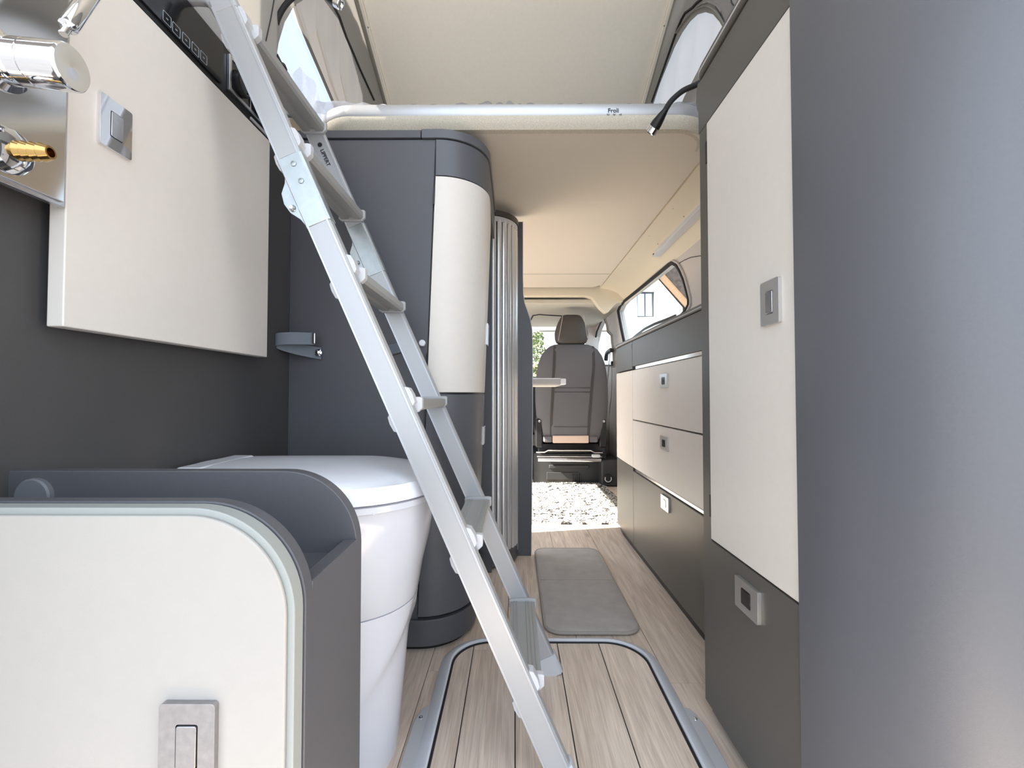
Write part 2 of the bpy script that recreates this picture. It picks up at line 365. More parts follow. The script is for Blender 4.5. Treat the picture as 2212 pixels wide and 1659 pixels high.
# outer shell of the van ------------------------------------------------
win1 = [yz(PX(px, py, .76)) for px, py in ((1336, 672), (1341, 660), (1350, 650), (1380, 626), (1420, 593), (1447, 571), (1454, 567), (1465, 573), (1472, 585), (1480, 604), (1486, 626), (1491, 646), (1491, 658), (1484, 672), (1466, 690), (1440, 706), (1410, 722), (1375, 744), (1353, 758), (1344, 715))]
win2 = [yz(PX(px, py, .76)) for px, py in ((1306, 685), (1298, 697), (1290, 716), (1284, 745), (1282, 790), (1327, 790), (1326, 760), (1323, 740), (1322, 724), (1314, 716), (1311, 700))]
wr = extr('wall_right', [(.10, -.05), (4.6, -.05), (4.6, 1.34), (.10, 1.34)], 'x', .76, .80, 'pillar_grey', None, 0, [list(reversed(win1)), list(reversed(win2))], 60)
struct(wr, 'pale grey lining of the van side wall above the sideboard', 'wall')
tube('panel_seam', [PX(px, py, .758) for px, py in ((1462, 571), (1478, 562), (1492, 556), (1510, 553), (1540, 552))], .0016, 'seam', wr, 5, False, (1, 0, 0))
for nm, lst, lab in (('window_1', win1, 'rear side window over the sideboard with a white house outside'), ('window_2', win2, 'narrow front door window beside the grey seat')):
    wn = bpy.data.objects.new(nm, None); COL.objects.link(wn); wn['kind'] = 'structure'; wn['label'] = lab; wn['category'] = 'window'
    P3 = [Vector((.757, a, b)) for a, b in lst]
    cen = sum(P3, Vector()) / len(P3)
    tube('window_seal', [p + (cen - p).normalized() * .002 for p in P3], .0105 if nm == 'window_1' else .008, 'rubber', wn, 8, True, (1, 0, 0))
    tube('window_trim', [p + (cen - p).normalized() * -.012 + Vector((-.001, 0, 0)) for p in P3], .006, 'pillar_grey', wn, 8, True, (1, 0, 0))
    extr('pane', [(a, b) for a, b in lst], 'x', .778, .782, 'glass', wn)
# dark printed border low in the rear side window
wb = [PX(px, py, .775) for px, py in ((1364, 733), (1376, 723), (1392, 711), (1414, 700), (1438, 691), (1460, 682))]
sweep('window_border', [(-.003, -.007), (.003, -.007), (.003, .007), (-.003, .007)], wb, 'black', bpy.data.objects['window_1'])
wl = extr('wall_left', [(.10, -.05), (4.6, -.05), (4.6, 1.34), (3.05, 1.34), (3.05, .03), (1.92, .03), (1.92, 1.34), (.10, 1.34)], 'x', -.80, -.76, 'pillar_grey', None, 0); struct(wl, 'van side wall with the open sliding door, behind the washroom furniture', 'wall')
box('door_header', (-.80, 1.92, 1.27), (-.76, 3.05, 1.34), 'pillar_grey', wl, .004)
wf_hole = [(-.66, .82), (.58, .82), (.56, xz(PY(1200, 699, 4.1))[1]), (-.64, xz(PY(1150, 699, 4.1))[1])]
wf = extr('wall_front', [(-.78, -.05), (.78, -.05), (.78, 1.34), (-.78, 1.34)], 'y', 4.10, 4.14, 'pillar_grey', None, 0, [list(reversed(wf_hole))]); struct(wf, 'grey windscreen surround at the front of the cab', 'wall')
w3 = extr('window_3', wf_hole, 'y', 4.12, 4.125, 'glass'); struct(w3, 'windscreen seen past the grey front seat', 'window')
hl = box('ceiling', (-.79, 3.07, 1.285), (.79, 4.12, 1.32), 'headliner', None, .01); struct(hl, 'grey fabric headliner over the front cab', 'ceiling')
tube('headliner_seam', [PZ(1146, 692, 1.284), PZ(1152, 681, 1.284), PZ(1165, 679, 1.284), PZ(1195, 681, 1.284), PZ(1245, 684, 1.284)], .006, 'rubber', hl, 8)
# roof skin strips round the pop-top opening
rs = extr('trim_1', [(-.80, .10), (.80, .10), (.80, 4.2), (-.80, 4.2)], 'z', 1.405, 1.43, 'body_grey', None, 0, [[(-.60, .30), (-.60, 3.35), (.60, 3.35), (.60, .30)]]); struct(rs, 'painted metal roof edge around the pop-top opening', 'trim')
def covepath(s): return [(s * .589, 1.404), (s * .592, 1.386), (s * .625, 1.382), (s * .675, 1.370), (s * .715, 1.350), (s * .745, 1.318), (s * .761, 1.285), (s * .775, 1.285), (s * .775, 1.404)]
for i, s in ((2, 1), (3, -1)):
    t = extr('trim_%d' % i, covepath(s), 'y', .93, 3.10, 'cove_beige', None, 0, (), 50); struct(t, 'beige roof cove beside the bed board, %s the aisle' % ('right of' if s > 0 else 'left of'), 'trim')
    for y_ in ((1.45, 1.72, 2.02, 2.36, 2.62, 2.85) if s > 0 else ()):
        lathe('cap', [(0, 0), (.006, 0), (.005, .0015), (0, .0018)], (.622, y_, 1.3825), (-.1, 0, -1), 'ceiling_beige', t, 12)
fc = [(PY(px, py, 3.08).x, PY(px, py, 3.08).z) for px, py in ((1262, 643), (1275, 647), (1284, 657), (1292, 668), (1304, 679), (1312, 676), (1322, 664), (1332, 655))]
fcp = [(-.77, 1.404), (-.77, 1.335)] + fc + [(.775, fc[-1][1]), (.775, 1.404)]
t = extr('trim_4', fcp, 'y', 3.03, 3.085, 'cove_beige', None, .006); struct(t, 'beige roof trim across the front end of the bed board', 'trim')
# inner dark laminate wall behind the washroom
wi = box('wall_washroom', (-.62, .13, 0), (-.586, 1.14, 1.345), 'dark_wall', None, .001); struct(wi, 'dark brown laminate side wall behind the toilet', 'wall')
# pop-top ---------------------------------------------------------------
def rz(y): return 2.022 - .390 * (y - 2.0)
RF = 3.5
pr = extr('ceiling_pop_top', [(.08, rz(.08)), (RF, rz(RF)), (RF, rz(RF) + .03), (.08, rz(.08) + .03)], 'x', -.583, .592, 'roof_cream', None, .004); struct(pr, 'cream underside of the raised pop-top roof', 'ceiling')
for s, xe in ((-1, -.590), (1, .599)):
    sl = math.sqrt(1 + .39 ** 2)
    P0, P1 = Vector((xe, .08, rz(.08))), Vector((xe, RF, rz(RF)))
    sweep('edge_strip', [(-.007, -.012), (.007, -.012), (.007, .02), (-.007, .02)], [P0, P1], 'roof_cream', pr, bev=.002)
    Q = Vector((s * .014, 0, -.014))
    sweep('edge_channel', [(-.008, -.02), (.008, -.02), (.008, .03), (-.008, .03)], [P0 + Q, P1 + Q], 'roof_frame', pr)
    R_ = Vector((s * .020, 0, -.034))
    tube('edge_cord', [P0 + R_, P1 + R_], .004, 'rubber', pr, 6)
    for y_ in (1.72,): lathe('screw', [(0, 0), (.004, 0), (.003, .002), (0, .002)], (xe - s * .004, y_, rz(y_) - .012), (0, 0, -1), 'zinc', pr, 10)
TX = .605
def tentwall(nm, s, hole, lab):
    outer = [(.12, 1.43), (RF - .12, 1.43)] + [(y, rz(y) - .02) for y in (RF - .12, 2.0, .12)]
    t = extr(nm, outer, 'x', s * TX, s * (TX + .004), 'tent', None, 0, [hole], 60); struct(t, lab, 'wall'); return t
def ccw(pts):
    a = sum(pts[i][0] * pts[(i + 1) % len(pts)][1] - pts[(i + 1) % len(pts)][0] * pts[i][1] for i in range(len(pts))); return pts if a > 0 else list(reversed(pts))
lh = [yz(PX(px, py, -TX)) for px, py in ((594, 165), (596, 130), (602, 92), (615, 48), (636, 12), (668, -8), (700, -4), (732, 40), (760, 110), (785, 205))]
lh = lh + [(lh[-1][0] + .02, lh[-1][1] - .12), (lh[-1][0] - .05, 1.47), (lh[0][0], 1.47)]
rh = [yz(PX(px, py, TX)) for px, py in ((1415, 208), (1424, 180), (1440, 140), (1456, 100), (1472, 70), (1488, 47), (1505, 31), (1523, 26), (1540, 31), (1554, 47), (1561, 59), (1540, 92), (1508, 152), (1480, 205))]
rh = rh + [(rh[-1][0] + .12, rh[-1][1] - .02), (rh[0][0] + .1, rh[0][1] - .03)]
tl = tentwall('wall_tent_left', -1, list(reversed(ccw(lh))), 'grey pop-top tent fabric above the ladder')
tr_ = tentwall('wall_tent_right', 1, list(reversed(ccw(rh))), 'grey pop-top tent fabric above the tall wardrobe')
# left: clear sheet with folds and gauze curtain
dv0 = yz(PX(632, 12, -TX)); dv1 = yz(PX(716, 208, -TX))
def left_clear(u, v):
    z = 1.465 + v * (1.70 - 1.465); ye = dv0[0] + (dv1[0] - dv0[0]) * ((dv0[1] - z) / (dv0[1] - dv1[1]) if z > 1.3 else 1) + .06
    y = 1.02 + u * (ye - 1.02); return (-TX - .010 + .004 * math.sin(u * 9 + v * 3), y, z)
grid('clear_sheet', left_clear, 30, 6, 'clear_sheet', tl)
def left_gauze(u, v):
    z = 1.465 + v * (2.08 - 1.465); ys = dv0[0] + (dv1[0] - dv0[0]) * ((dv0[1] - z) / (dv0[1] - dv1[1]))
    ys = max(1.05, min(ys, 1.55)) if z < dv0[1] else 1.10
    y = ys + u * (2.12 - ys); return (-TX - .012 + .009 * math.sin(u * 34 + 2 * v) * (1 - .3 * v) + .004 * math.sin(u * 71), y, z)
grid('gauze_curtain', left_gauze, 90, 8, 'gauze', tl)
tube('zip', [PX(px, py, -TX + .003) for px, py in ((640, -14), (672, -22), (706, -14), (733, 36), (748, 80), (762, 112), (778, 150), (788, 172), (808, 216))], .0042, 'rubber', tl, 6, False, (1, 0, 0))
tube('seam', [PX(px, py, -TX + .002) for px, py in ((592, 0), (585, 40), (574, 90))], .0015, 'seam', tl, 5, False, (1, 0, 0))
# right: frosted sheet with vertical folds, arch band, zip
ry0, ry1 = min(p[0] for p in rh) - .06, max(p[0] for p in rh) + .12; rz0, rz1 = min(p[1] for p in rh) - .04, max(p[1] for p in rh) + .08
def right_sheet(u, v):
    y = ry0 + u * (ry1 - ry0); return (TX + .016 + .012 * (abs(math.sin(u * 15 + v * 3)) ** .5 - .5) * (1 if u > .15 else u / .15), y, rz0 + v * (rz1 - rz0))
grid('frosted_sheet', right_sheet, 80, 6, 'frosted_sheet', tr_)
tube('zip', [PX(px, py, TX - .003) for px, py in ((1518, -4), (1505, 6), (1496, 16), (1480, 28), (1472, 42), (1462, 66), (1445, 115), (1423, 178), (1408, 220))], .0045, 'rubber', tr_, 6, False, (1, 0, 0))
ab = [PX(px, py, TX - .001) for px, py in ((1462, 72), (1480, 46), (1498, 26), (1516, 16), (1530, 14), (1546, 22), (1560, 40), (1568, 54))]
sweep('arch_band', [(-.0008, -.008), (.0008, -.008), (.0008, .008), (-.0008, .008)], smooth_path(ab, 4), 'tent_band', tr_, (1, 0, 0))
tube('seam', [PX(px, py, TX - .002) for px, py in ((1546, 14), (1556, 28), (1563, 44), (1566, 54))], .0018, 'seam', tr_, 5, False, (1, 0, 0))
tube('seam', [PX(px, py, TX - .002) for px, py in ((1578, -6), (1580, 5), (1587, 15))], .0018, 'seam', tr_, 5, False, (1, 0, 0))
tube('piping', [PX(px, py, TX - .001) for px, py in ((1488, 36), (1500, 20), (1516, 8), (1530, 4), (1548, 12), (1558, 26))], .003, 'tent', tr_, 6, False, (1, 0, 0))
bk = extr('wall_tent_rear', [(-.605, 1.43), (.605, 1.43), (.59, rz(.12) - .02), (-.59, rz(.12) - .02)], 'y', .116, .12, 'tent', None, 0, [list(reversed(rrect(-.54, 1.47, .54, 2.64, .16, 6)))]); struct(bk, 'grey tent fabric with an unseen opening added to let in light, closing the high end of the pop-top', 'wall')  # large opening behind the camera, added so more sky light gets inside

# ================================================================== THINGS
# roof bed board ---------------------------------------------------------
bed = thing('roof_bed', 'beige roof bed board with a silver rear edge profile, forming the ceiling over the aisle', 'bed', (0, 2.1, 1.385))
bp_ = [(-.585, 3.0)] + arc(-.585 + .12, 1.215 + .12, .12, 180, 270, 12) + arc(.585 - .12, 1.215 + .12, .12, 270, 360, 12) + [(.585, 3.0)]
bp_in = [(-.585, 2.664)] + bp_[1:-1] + [(.585, 2.664)]
extr('bed_board', bp_in, 'z', 1.385, 1.418, 'ceiling_beige', bed, .003)
extr('front_panel', [(-.585, 2.6665), (.585, 2.6665), (.585, 2.94), (.53, 3.0), (-.53, 3.0), (-.585, 2.94)], 'z', 1.385, 1.418, 'ceiling_beige', bed, .003)
box('panel_seam', (-.58, 2.6635, 1.3848), (.58, 2.667, 1.39), 'roof_frame', bed, 0)
e0 = [(-.565, 1.75)] + arc(-.565 + .115, 1.2 + .115, .115, 180, 270, 14) + arc(.565 - .115, 1.2 + .115, .115, 270, 360, 14) + [(.565, 1.75)]
E3 = [(x, y, 1.434) for x, y in e0]
sweep('edge_profile', [(.0, -.0165), (.009, -.0165), (.011, -.012), (.011, .010), (.008, .0155), (0, .0165), (-.012, .0165), (-.012, -.0165)], [Vector(p) for p in E3], 'alu', bed)
sweep('edge_fabric', [(.004, .0), (.009, 0), (.010, -.006), (.006, -.020), (-.004, -.0325), (-.022, -.0335), (-.022, 0)], [(x, y, 1.4180) for x, y in e0[1:-1]], 'band_fabric', bed)
fp = PY(1313, 243, 1.1885); words('lettering', 'Froli', .0165, frame_of(fp, (1, 0, 0), (0, 0, 1)), 'lettering', bed)
for k, px in enumerate((1314, 1327, 1340)):
    c = PY(px, 246, 1.1885); s_ = .0042
    tri = [(c.x - s_, c.z), (c.x + s_, c.z), (c.x, c.z - s_ * 1.1)]
    if k == 2: tri = [(c.x - s_, c.z - s_ * .4), (c.x + s_, c.z + .001), (c.x + s_ * .6, c.z - s_ * 1.1)]
    cx = sum(p[0] for p in tri) / 3; cz = sum(p[1] for p in tri) / 3
    extr('triangle_mark', tri, 'y', 1.1885, 1.1888, 'lettering', bed, 0, [list(reversed([(cx + (a - cx) * .62, cz + (b - cz) * .62) for a, b in tri]))])
# mattress in plastic wrap
mt = thing('mattress', 'white mattress still in clear crinkled plastic, lying on the roof bed', 'mattress', (0, 2, 1.418))
def mring(inset, z): return [(x, y, z) for x, y in rrect(-.53 + inset, 1.25 + inset, .53 - inset, 2.92 - inset, .10, 8)]
loft('mattress_core', [mring(.02, 1.419), mring(0, 1.43), mring(0, 1.458), mring(.02, 1.474), mring(.05, 1.478)], 'mattress_white', mt)
rnd = random.Random(3)
def wrapring(inset, z, amp):
    out = []
    for i, (x, y) in enumerate(rrect(-.56 + inset, 1.222 + inset, .56 - inset, 2.93 - inset, .11, 14)):
        out.append((x, y, z + amp * rnd.uniform(-1, 1)))
    return out
def wfn(u, v):
    x = -.57 + 1.13 * u; base = 1.480
    ridge = .030 * (math.exp(-((x + .13) / .17) ** 2) + .25) * math.exp(-((v - .45) / .16) ** 2) * (.45 + .55 * abs(math.sin(x * 61 + 3 * math.sin(x * 17)))) * (.4 + .6 * math.sin(x * 5 + 1.2) ** 2)
    left = .022 * max(0, min(1, (-.36 - x) / .16))
    right = .012 * max(0, min(1, (x - .40) / .1))
    edge = -.040 * max(0, .22 - v) / .22
    return (x, 1.214 + .11 * v + .003 * math.sin(x * 90), base + ridge + (left + right) * min(1, v * 2.2) + edge + .0015 * math.sin(x * 133 + v * 9))
grid('plastic_wrap', wfn, 260, 12, 'wrap', mt)
grid('plastic_flap', lambda u, v: (-.598 + .035 * u + .006 * math.sin(v * 15), 1.13 + .5 * v, 1.445 + .075 * u * (1 - .6 * v) + .012 * math.sin(v * 23 + u * 4)), 8, 40, 'wrap', mt)

# gooseneck reading lamps -------------------------------------------------
def gooseneck(lab, pts, head, hd, base):
    t = thing('gooseneck_lamp', lab, 'lamp', base, 'gooseneck reading lamps over the roof bed')
    P = smooth_path(pts, 6)
    tube('flexible_arm', P, .0068, 'rubber', t, 12)
    h = Vector(head); d = Vector(hd).normalized()
    lathe('lamp_head', [(.0066, -.005), (.0075, 0), (.011, .016), (.0135, .030), (.0138, .040), (0, .040)], h, d, 'black', t, 20)
    lathe('chrome_ring', [(.0132, .039), (.0145, .040), (.0145, .054), (.0130, .056), (.0105, .0555), (.0100, .0515), (0, .0515)], h, d, 'chrome', t, 20)
    lathe('mount', [(.0, -.002), (.016, -.002), (.016, .008), (.009, .014), (0, .014)], pts[0], Vector(pts[1]) - Vector(pts[0]), 'black', t, 16)
    return t
YL = 1.10
lp = [PY(px, py, YL) for px, py in ((606, 150), (592, 112), (591, 84), (599, 44), (616, 12), (642, -12), (672, -20), (697, -14))]
lt = gooseneck('black gooseneck reading lamp arching over the ladder at the upper left', lp, PY(697, -14, YL), PY(745, 14, YL) - PY(697, -14, YL), lp[0])
tube('cable', smooth_path([PY(598, 118, YL), PY(612, 146, YL + .01), PY(624, 164, YL + .02), PY(634, 188, YL + .03), PY(640, 230, YL + .05)], 4), .0035, 'rubber', lt, 8)
rp = [Vector((.622, 1.12, 1.438)), PY(1590, 165, 1.10)] + [PY(px, py, 1.08) for px, py in ((1530, 172), (1500, 185), (1474, 197), (1450, 218), (1436, 240))]
gooseneck('black gooseneck reading lamp drooping from the top of the tall wardrobe', rp, PY(1436, 240, 1.08), PY(1406, 286, 1.115) - PY(1436, 240, 1.08), rp[0])

# aluminium ladder ---------------------------------------------------------
ld = thing('ladder', 'silver aluminium folding ladder leaning across the aisle to the left wall', 'ladder', (.09, .89, 0))
def lx(z): return .09 - .445 * z
U = Vector((-.445, 0, 1)).normalized(); NRM = Vector((U.z, 0, -U.x))
def rr2(w_, h_, r): return rrect(-w_ / 2, -h_ / 2, w_ / 2, h_ / 2, r, 4)
def lpt(y, z, o=0.0): return Vector((lx(z), y, z)) + NRM * o
YN, YF = .735, 1.04
for y_, nm in ((YN, 'near'), (YF, 'far')):
    prof = [(-.011, -.020), (-.0125, -.017), (-.0125, .015), (-.009, .0195), (0, .021), (.009, .0195), (.0125, .015), (.0125, -.017), (.011, -.020)]
    # profile: first axis along y, second along the rail's broad side
    def railsweep(name, za, zb, sc, m, pf=prof):
        A, B = lpt(y_, za), lpt(y_, zb); verts = []
        for P in (A, B): verts += [P + Vector((0, c * sc, 0)) + NRM * d * sc for c, d in pf]
        k = len(pf); fc_ = [tuple(range(k)), tuple(range(2 * k - 1, k - 1, -1))] + [(i, (i + 1) % k, k + (i + 1) % k, k + i) for i in range(k)]
        return fin(name, verts, fc_, m, ld, .0012, True, 22)
    railsweep('rail', .022, 1.315, 1.0, 'alu_rail')
    # raised lips along both edges of the rail face
    for o_ in (-.0185, .0155):
        A, B = lpt(y_ - .0125, .03, o_), lpt(y_ - .0125, 1.31, o_)
        sweep('rail_lip', [(-.0016, -.0012), (.0016, -.0012), (.0016, .0012), (-.0016, .0012)], [A, B], 'alu', ld, (0, 1, 0))
    railsweep('foot', .0, .042, 1.16, 'light_grey_plastic').location.z = .002
    railsweep('end_cap', 1.30, 1.322, 1.06, 'grey_plastic')
    railsweep('hinge_sleeve', .935, 1.05, 1.10, 'zinc')
    for zz in (1.034, 1.005) if nm == 'near' else ():
        r_ = lathe('rivet', [(0, 0), (.0052, 0), (.0045, .0016), (.0026, .002), (.0022, .0008), (0, .0008)], lpt(y_ - .0138, zz, .002), (0, -1, 0), 'zinc', ld, 16)
    hp = [(-.020, -.055), (-.026, -.035), (-.037, -.018), (-.041, 0), (-.038, .018), (-.026, .032), (-.020, .045)]
    c_ = lpt(y_, .985)
    hinge = fin('hinge_plate', [c_ + Vector((0, dy, 0)) + NRM * a + U * b for dy in (-.010, -.006) for a, b in hp] , [tuple(range(7)), tuple(range(13, 6, -1))] + [(i, (i + 1) % 7, 7 + (i + 1) % 7, 7 + i) for i in range(7)], 'zinc', ld, .0006)
    lathe('hinge_bolt', [(0, 0), (.0058, 0), (.0058, .002), (.0042, .0045), (.003, .007), (0, .007)], lpt(y_ - .010, .973, -.030), (0, -1, 0), 'chrome', ld, 12)
    # hook that grips the ledge on the left
    hk = [lpt(y_, 1.295, -.010), Vector((lx(1.30) - .030, y_, 1.326)), Vector((lx(1.3) - .055, y_, 1.3325)), Vector((-.565, y_, 1.3315)), Vector((-.578, y_, 1.3305))]
    sweep('hook', rr2(.026, .016, .005), smooth_path(hk, 4), 'grey_plastic', ld, (0, 1, 0))
rungz = [1.282, 1.072, .856, .634, .402, .170]
for z_ in rungz:
    xc = lx(z_) + .004; W = .027
    # tread profile in x,z : ribbed top, ledges underneath
    top = []
    for k in range(9):
        xx = W - k * (2 * W) / 8
        hgt = .0014 if k in (1, 2, 3, 6, 7) else 0
        top += [(xx, 0), (xx, hgt)] if False else [(xx + .0014, 0), (xx + .0009, hgt), (xx - .0009, hgt), (xx - .0014, 0)] if hgt else [(xx, 0)]
    pf = [(-W, -.012), (-W + .004, -.017), (-.008, -.017), (-.006, -.011), (.006, -.011), (.008, -.017), (W - .004, -.017), (W, -.012)] + top
    extr('tread', [(xc + a, z_ + b + .006) for a, b in pf], 'y', YN + .016, YF - .016, 'tread_grey', ld, 0, (), 20)
    cp = [(xc + a, z_ + b) for a, b in ((-W - .004, .009), (-W - .004, -.009), (-W + .004, -.0145), (W - .004, -.0145), (W + .004, -.007), (W + .004, .011), (W - .002, .0125), (-W + .002, .0115))]
    extr('tread_cap', cp, 'y', YF - .020, YF - .0115, 'grey_plastic', ld, .0015)
    extr('tread_cap', cp, 'y', YN + .0115, YN + .024, 'light_grey_plastic', ld, .0015)
    for s in (-1, 1):
        q = lpt(YN, z_ + (.006 if s > 0 else -.022), s * .021)
        fin('clamp_pad', [q + Vector((0, dy, 0)) + NRM * s * a + U * b for dy in (-.007, .013) for a, b in ((-.003, -.020), (.005, -.014), (.0065, 0), (.005, .012), (-.003, .018))], [tuple(range(5)), tuple(range(9, 4, -1))] + [(i, (i + 1) % 5, 5 + (i + 1) % 5, 5 + i) for i in range(5)], 'light_grey_plastic', ld, .001)
# maker's lettering down the far rail
tp = lpt(YF - .0128, 1.232, -.004); words('lettering', 'LIPPERT', .0125, frame_of(tp, -U, NRM), 'lettering', ld)
rg = lpt(YF - .0128, 1.243, .0005); lathe('emblem', [(.0035, 0), (.0055, 0), (.0055, .0004), (.0035, .0004)], rg, (0, -1, 0), 'lettering', ld, 18)

# wash cabinet panel on the left wall -------------------------------------
wc = thing('wash_cabinet', 'wall cabinet with one large cream door above the toilet', 'cabinet', (-.57, .75, .73))
box('carcass', (-.586, .55, .75), (-.572, .96, 1.215), 'dark', wc, .001)
dpan = box('door', (-.571, .53, .733), (-.55, .972, 1.219), 'cream', wc, .0018)
lock(dpan, (-.5495, .590, 1.016), (0, 1, 0), (0, 0, 1), .048, .068, 'chrome', inner='satin_chrome')
# control fascia above it
fa = thing('control_fascia', 'black fascia strip with touch panel and sockets above the cream cabinet door', 'panel', (-.57, .75, 1.222))
box('fascia_board', (-.586, .53, 1.222), (-.553, .985, 1.318), 'black', fa, .002)
cpn = extr('touch_panel', rrect(.585, 1.232, .812, 1.312, .010, 5), 'x', -.553, -.5495, 'black_gloss', fa, .0008)
for px, py in ((361, 41), (381, 65), (402, 87), (422, 107), (440, 125)):
    c = PX(px, py, -.5494); s_ = .0085
    extr('touch_button', rrect(c.y - s_, c.z - s_, c.y + s_, c.z + s_, .002, 3), 'x', -.5495, -.5491, 'button_line', cpn, 0, [list(reversed(rrect(c.y - s_ + .0010, c.z - s_ + .0010, c.y + s_ - .0010, c.z + s_ - .0010, .0016, 3)))])
    box('button_mark', (-.5495, c.y - .002, c.z - .0008), (-.5491, c.y + .002, c.z + .0008), 'button_line', cpn, 0)
sk = extr('socket_frame', [(.826, 1.236), (.962, 1.236), (.962, 1.306), (.826, 1.306)], 'x', -.553, -.547, 'satin_chrome', fa, .001, [list(reversed(rrect(.833, 1.243, .892, 1.299, .002, 3))), list(reversed(rrect(.896, 1.243, .956, 1.299, .002, 3)))])
for k, yc in enumerate((.8625, .926)):
    so = box('socket_plate', (-.553, yc - .029, 1.2435), (-.5485, yc + .029, 1.2985), 'black_gloss', fa, .0008)
    lathe('socket_ring', [(.016, 0), (.024, 0), (.024, .010), (.021, .0115), (.018, .0100), (.017, .001)], (-.5490, yc, 1.271), (1, 0, 0), 'black', so, 26)
    if k: box('lid', (-.5485, yc - .012, 1.262), (-.532, yc + .020, 1.286), 'black_gloss', so, .004)
    else: lathe('lid', [(0, 0), (.0165, 0), (.0160, .006), (0, .008)], (-.5485, yc, 1.271), (1, 0, 0), 'frame_anthracite', so, 22)
box('fascia_clip', (-.553, .90, 1.224), (-.549, .965, 1.230), 'grey_plastic', fa, .001)
# ledge above the fascia
lg = box('trim_5', (-.62, .13, 1.345), (-.586, 1.13, 1.405), 'body_grey', None, .003); struct(lg, 'grey ledge between the dark wall and the tent fabric', 'trim')

# steel splash panel, tap, brass nozzle -----------------------------------
sp = thing('washstand', 'polished steel washstand plate beside the cream cabinet door at the left edge', 'washstand', (-.55, .42, .88))
extr('steel_plate', [(.20, .882), (.5225, .882), (.5225, 1.34), (.20, 1.34)], 'x', -.5475, -.5440, 'steel', sp, .001)
extr('plate_rim', [(.195, .877), (.5265, .877), (.5265, 1.345), (.195, 1.345)], 'x', -.5560, -.5475, 'satin_chrome', sp, .001)
box('plate_backing', (-.586, .21, .90), (-.556, .50, 1.33), 'dark', sp, .001)
tp_ = thing('mixer_tap', 'chrome mixer tap with a rod lever at the top left corner', 'tap', (-.544, .45, 1.0))
TC = Vector((-.544, .452, 1.003)); AXT = Vector((1, .10, -.05)).normalized()
lathe('tap_body', [(0, 0), (.030, 0), (.030, .004), (.0235, .008), (.0226, .020), (.0220, .0205), (.0220, .0215), (.0228, .022), (.0228, .034), (.0220, .0345), (.0220, .0355), (.0230, .036), (.0232, .068), (.0228, .0705), (.0215, .072), (.0, .0712)], TC, AXT, 'chrome', tp_, 48, 50)
lv0 = PY(146, 60, .462); lv1 = PY(212, -35, .500)
dv = (lv1 - lv0).normalized(); lathe('lever', [(0, -.012), (.004, -.012), (.004, 0), (.0055, .0005), (.0082, .002), (.0086, .006), (.0086, .09), (.007, .094), (0, .095)], lv0, dv, 'chrome', tp_, 24)
bz = thing('hose_nozzle', 'brass hose nozzle with a chrome collar fixed to the polished steel plate', 'nozzle', (-.544, .475, .912))
NC = Vector((-.5435, .462, .912)); NA = Vector((1, .08, -.02)).normalized()
lathe('collar', [(0, 0), (.024, 0), (.0245, .002), (.021, .008), (.013, .012), (.0, .012)], NC, NA, 'chrome', bz, 32)
lathe('barb', [(0, .008), (.0095, .008), (.0105, .012), (.0085, .017), (.0105, .019), (.0082, .025), (.0102, .027), (.0078, .033), (.0096, .035), (.0074, .0415), (.0066, .043), (.0048, .043), (.0044, .030), (0, .030)], NC, NA, 'brass', bz, 28)

# toilet-roll locker in the foreground ------------------------------------
bn = thing('toilet_locker', 'dark grey rounded locker with a cream front door in the left foreground', 'locker', (-.4, .45, 0))
def bpoly(xr, zt, r, xl=-.75, zb=.0): return [(xl, zb), (xr, zb)] + arc(xr - r, zt - r, r, 0, 90, 18) + [(xl, zt)]
dr = extr('front_door', bpoly(-.186, .551, .082, -.74, .02), 'y', .3600, .3640, 'cream_dimmed', bn, .0015)
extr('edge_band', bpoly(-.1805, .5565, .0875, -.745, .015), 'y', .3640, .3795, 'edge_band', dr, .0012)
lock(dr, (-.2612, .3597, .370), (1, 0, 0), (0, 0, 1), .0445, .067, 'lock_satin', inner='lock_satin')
extr('front_frame', bpoly(-.1790, .5580, .089, -.75, 0), 'y', .3805, .3950, 'dark', bn, .0015)
extr('back_panel', bpoly(-.1815, .5620, .085, -.602, 0), 'y', .508, .5250, 'dark', bn, .0015)
box('side_panel', (-.1960, .3950, 0), (-.1800, .508, .4845), 'dark', bn, .0015)
box('tray_floor', (-.60, .3950, .455), (-.1960, .508, .4690), 'dark', bn, .001)
lathe('support_peg', [(0, 0), (.021, 0), (.021, .005), (.019, .0065), (0, .0065)], (-.553, .508, .5330), (0, -1, 0), 'grey_dark', bn, 28)

# toilet --------------------------------------------------------------------
to = thing('toilet', 'white cassette toilet with closed lid below the ladder', 'toilet', (-.36, .82, 0))
def tring(xf, hw, z, xb=-.575, n=48, e=2.6, dz=None):
    out = []; L = (xf - xb); cx = xf - hw * 1.02
    for i in range(n):
        a = 2 * math.pi * i / n; c, s = math.cos(a), math.sin(a)
        if c >= 0:
            px = cx + (xf - cx) * abs(c) ** (2 / 2.05); py = .82 + hw * math.copysign(abs(s) ** (2 / 2.05), s)
        else:
            px = cx - (cx - xb) * abs(c) ** (2 / 5.0); py = .82 + hw * (1 - .06 * abs(c)) * math.copysign(abs(s) ** (2 / 5.0), s)
        out.append((px, py, z if dz is None else z + dz(px, py)))
    return out
loft('bowl', [tring(-0.1830, 0.1188, .285), tring(-0.1810, 0.1242, .292), tring(-0.1730, 0.1350, .34), tring(-0.1610, 0.1440, .39), tring(-0.1530, 0.1494, .44), tring(-0.1490, 0.1512, .462), tring(-0.1480, 0.1521, .4635), tring(-0.1455, 0.1544, .464), tring(-0.1445, 0.1552, .474), tring(-0.1520, 0.1494, .4755), tring(-0.1650, 0.1350, .4755)], 'toilet_white', to, True, 50)
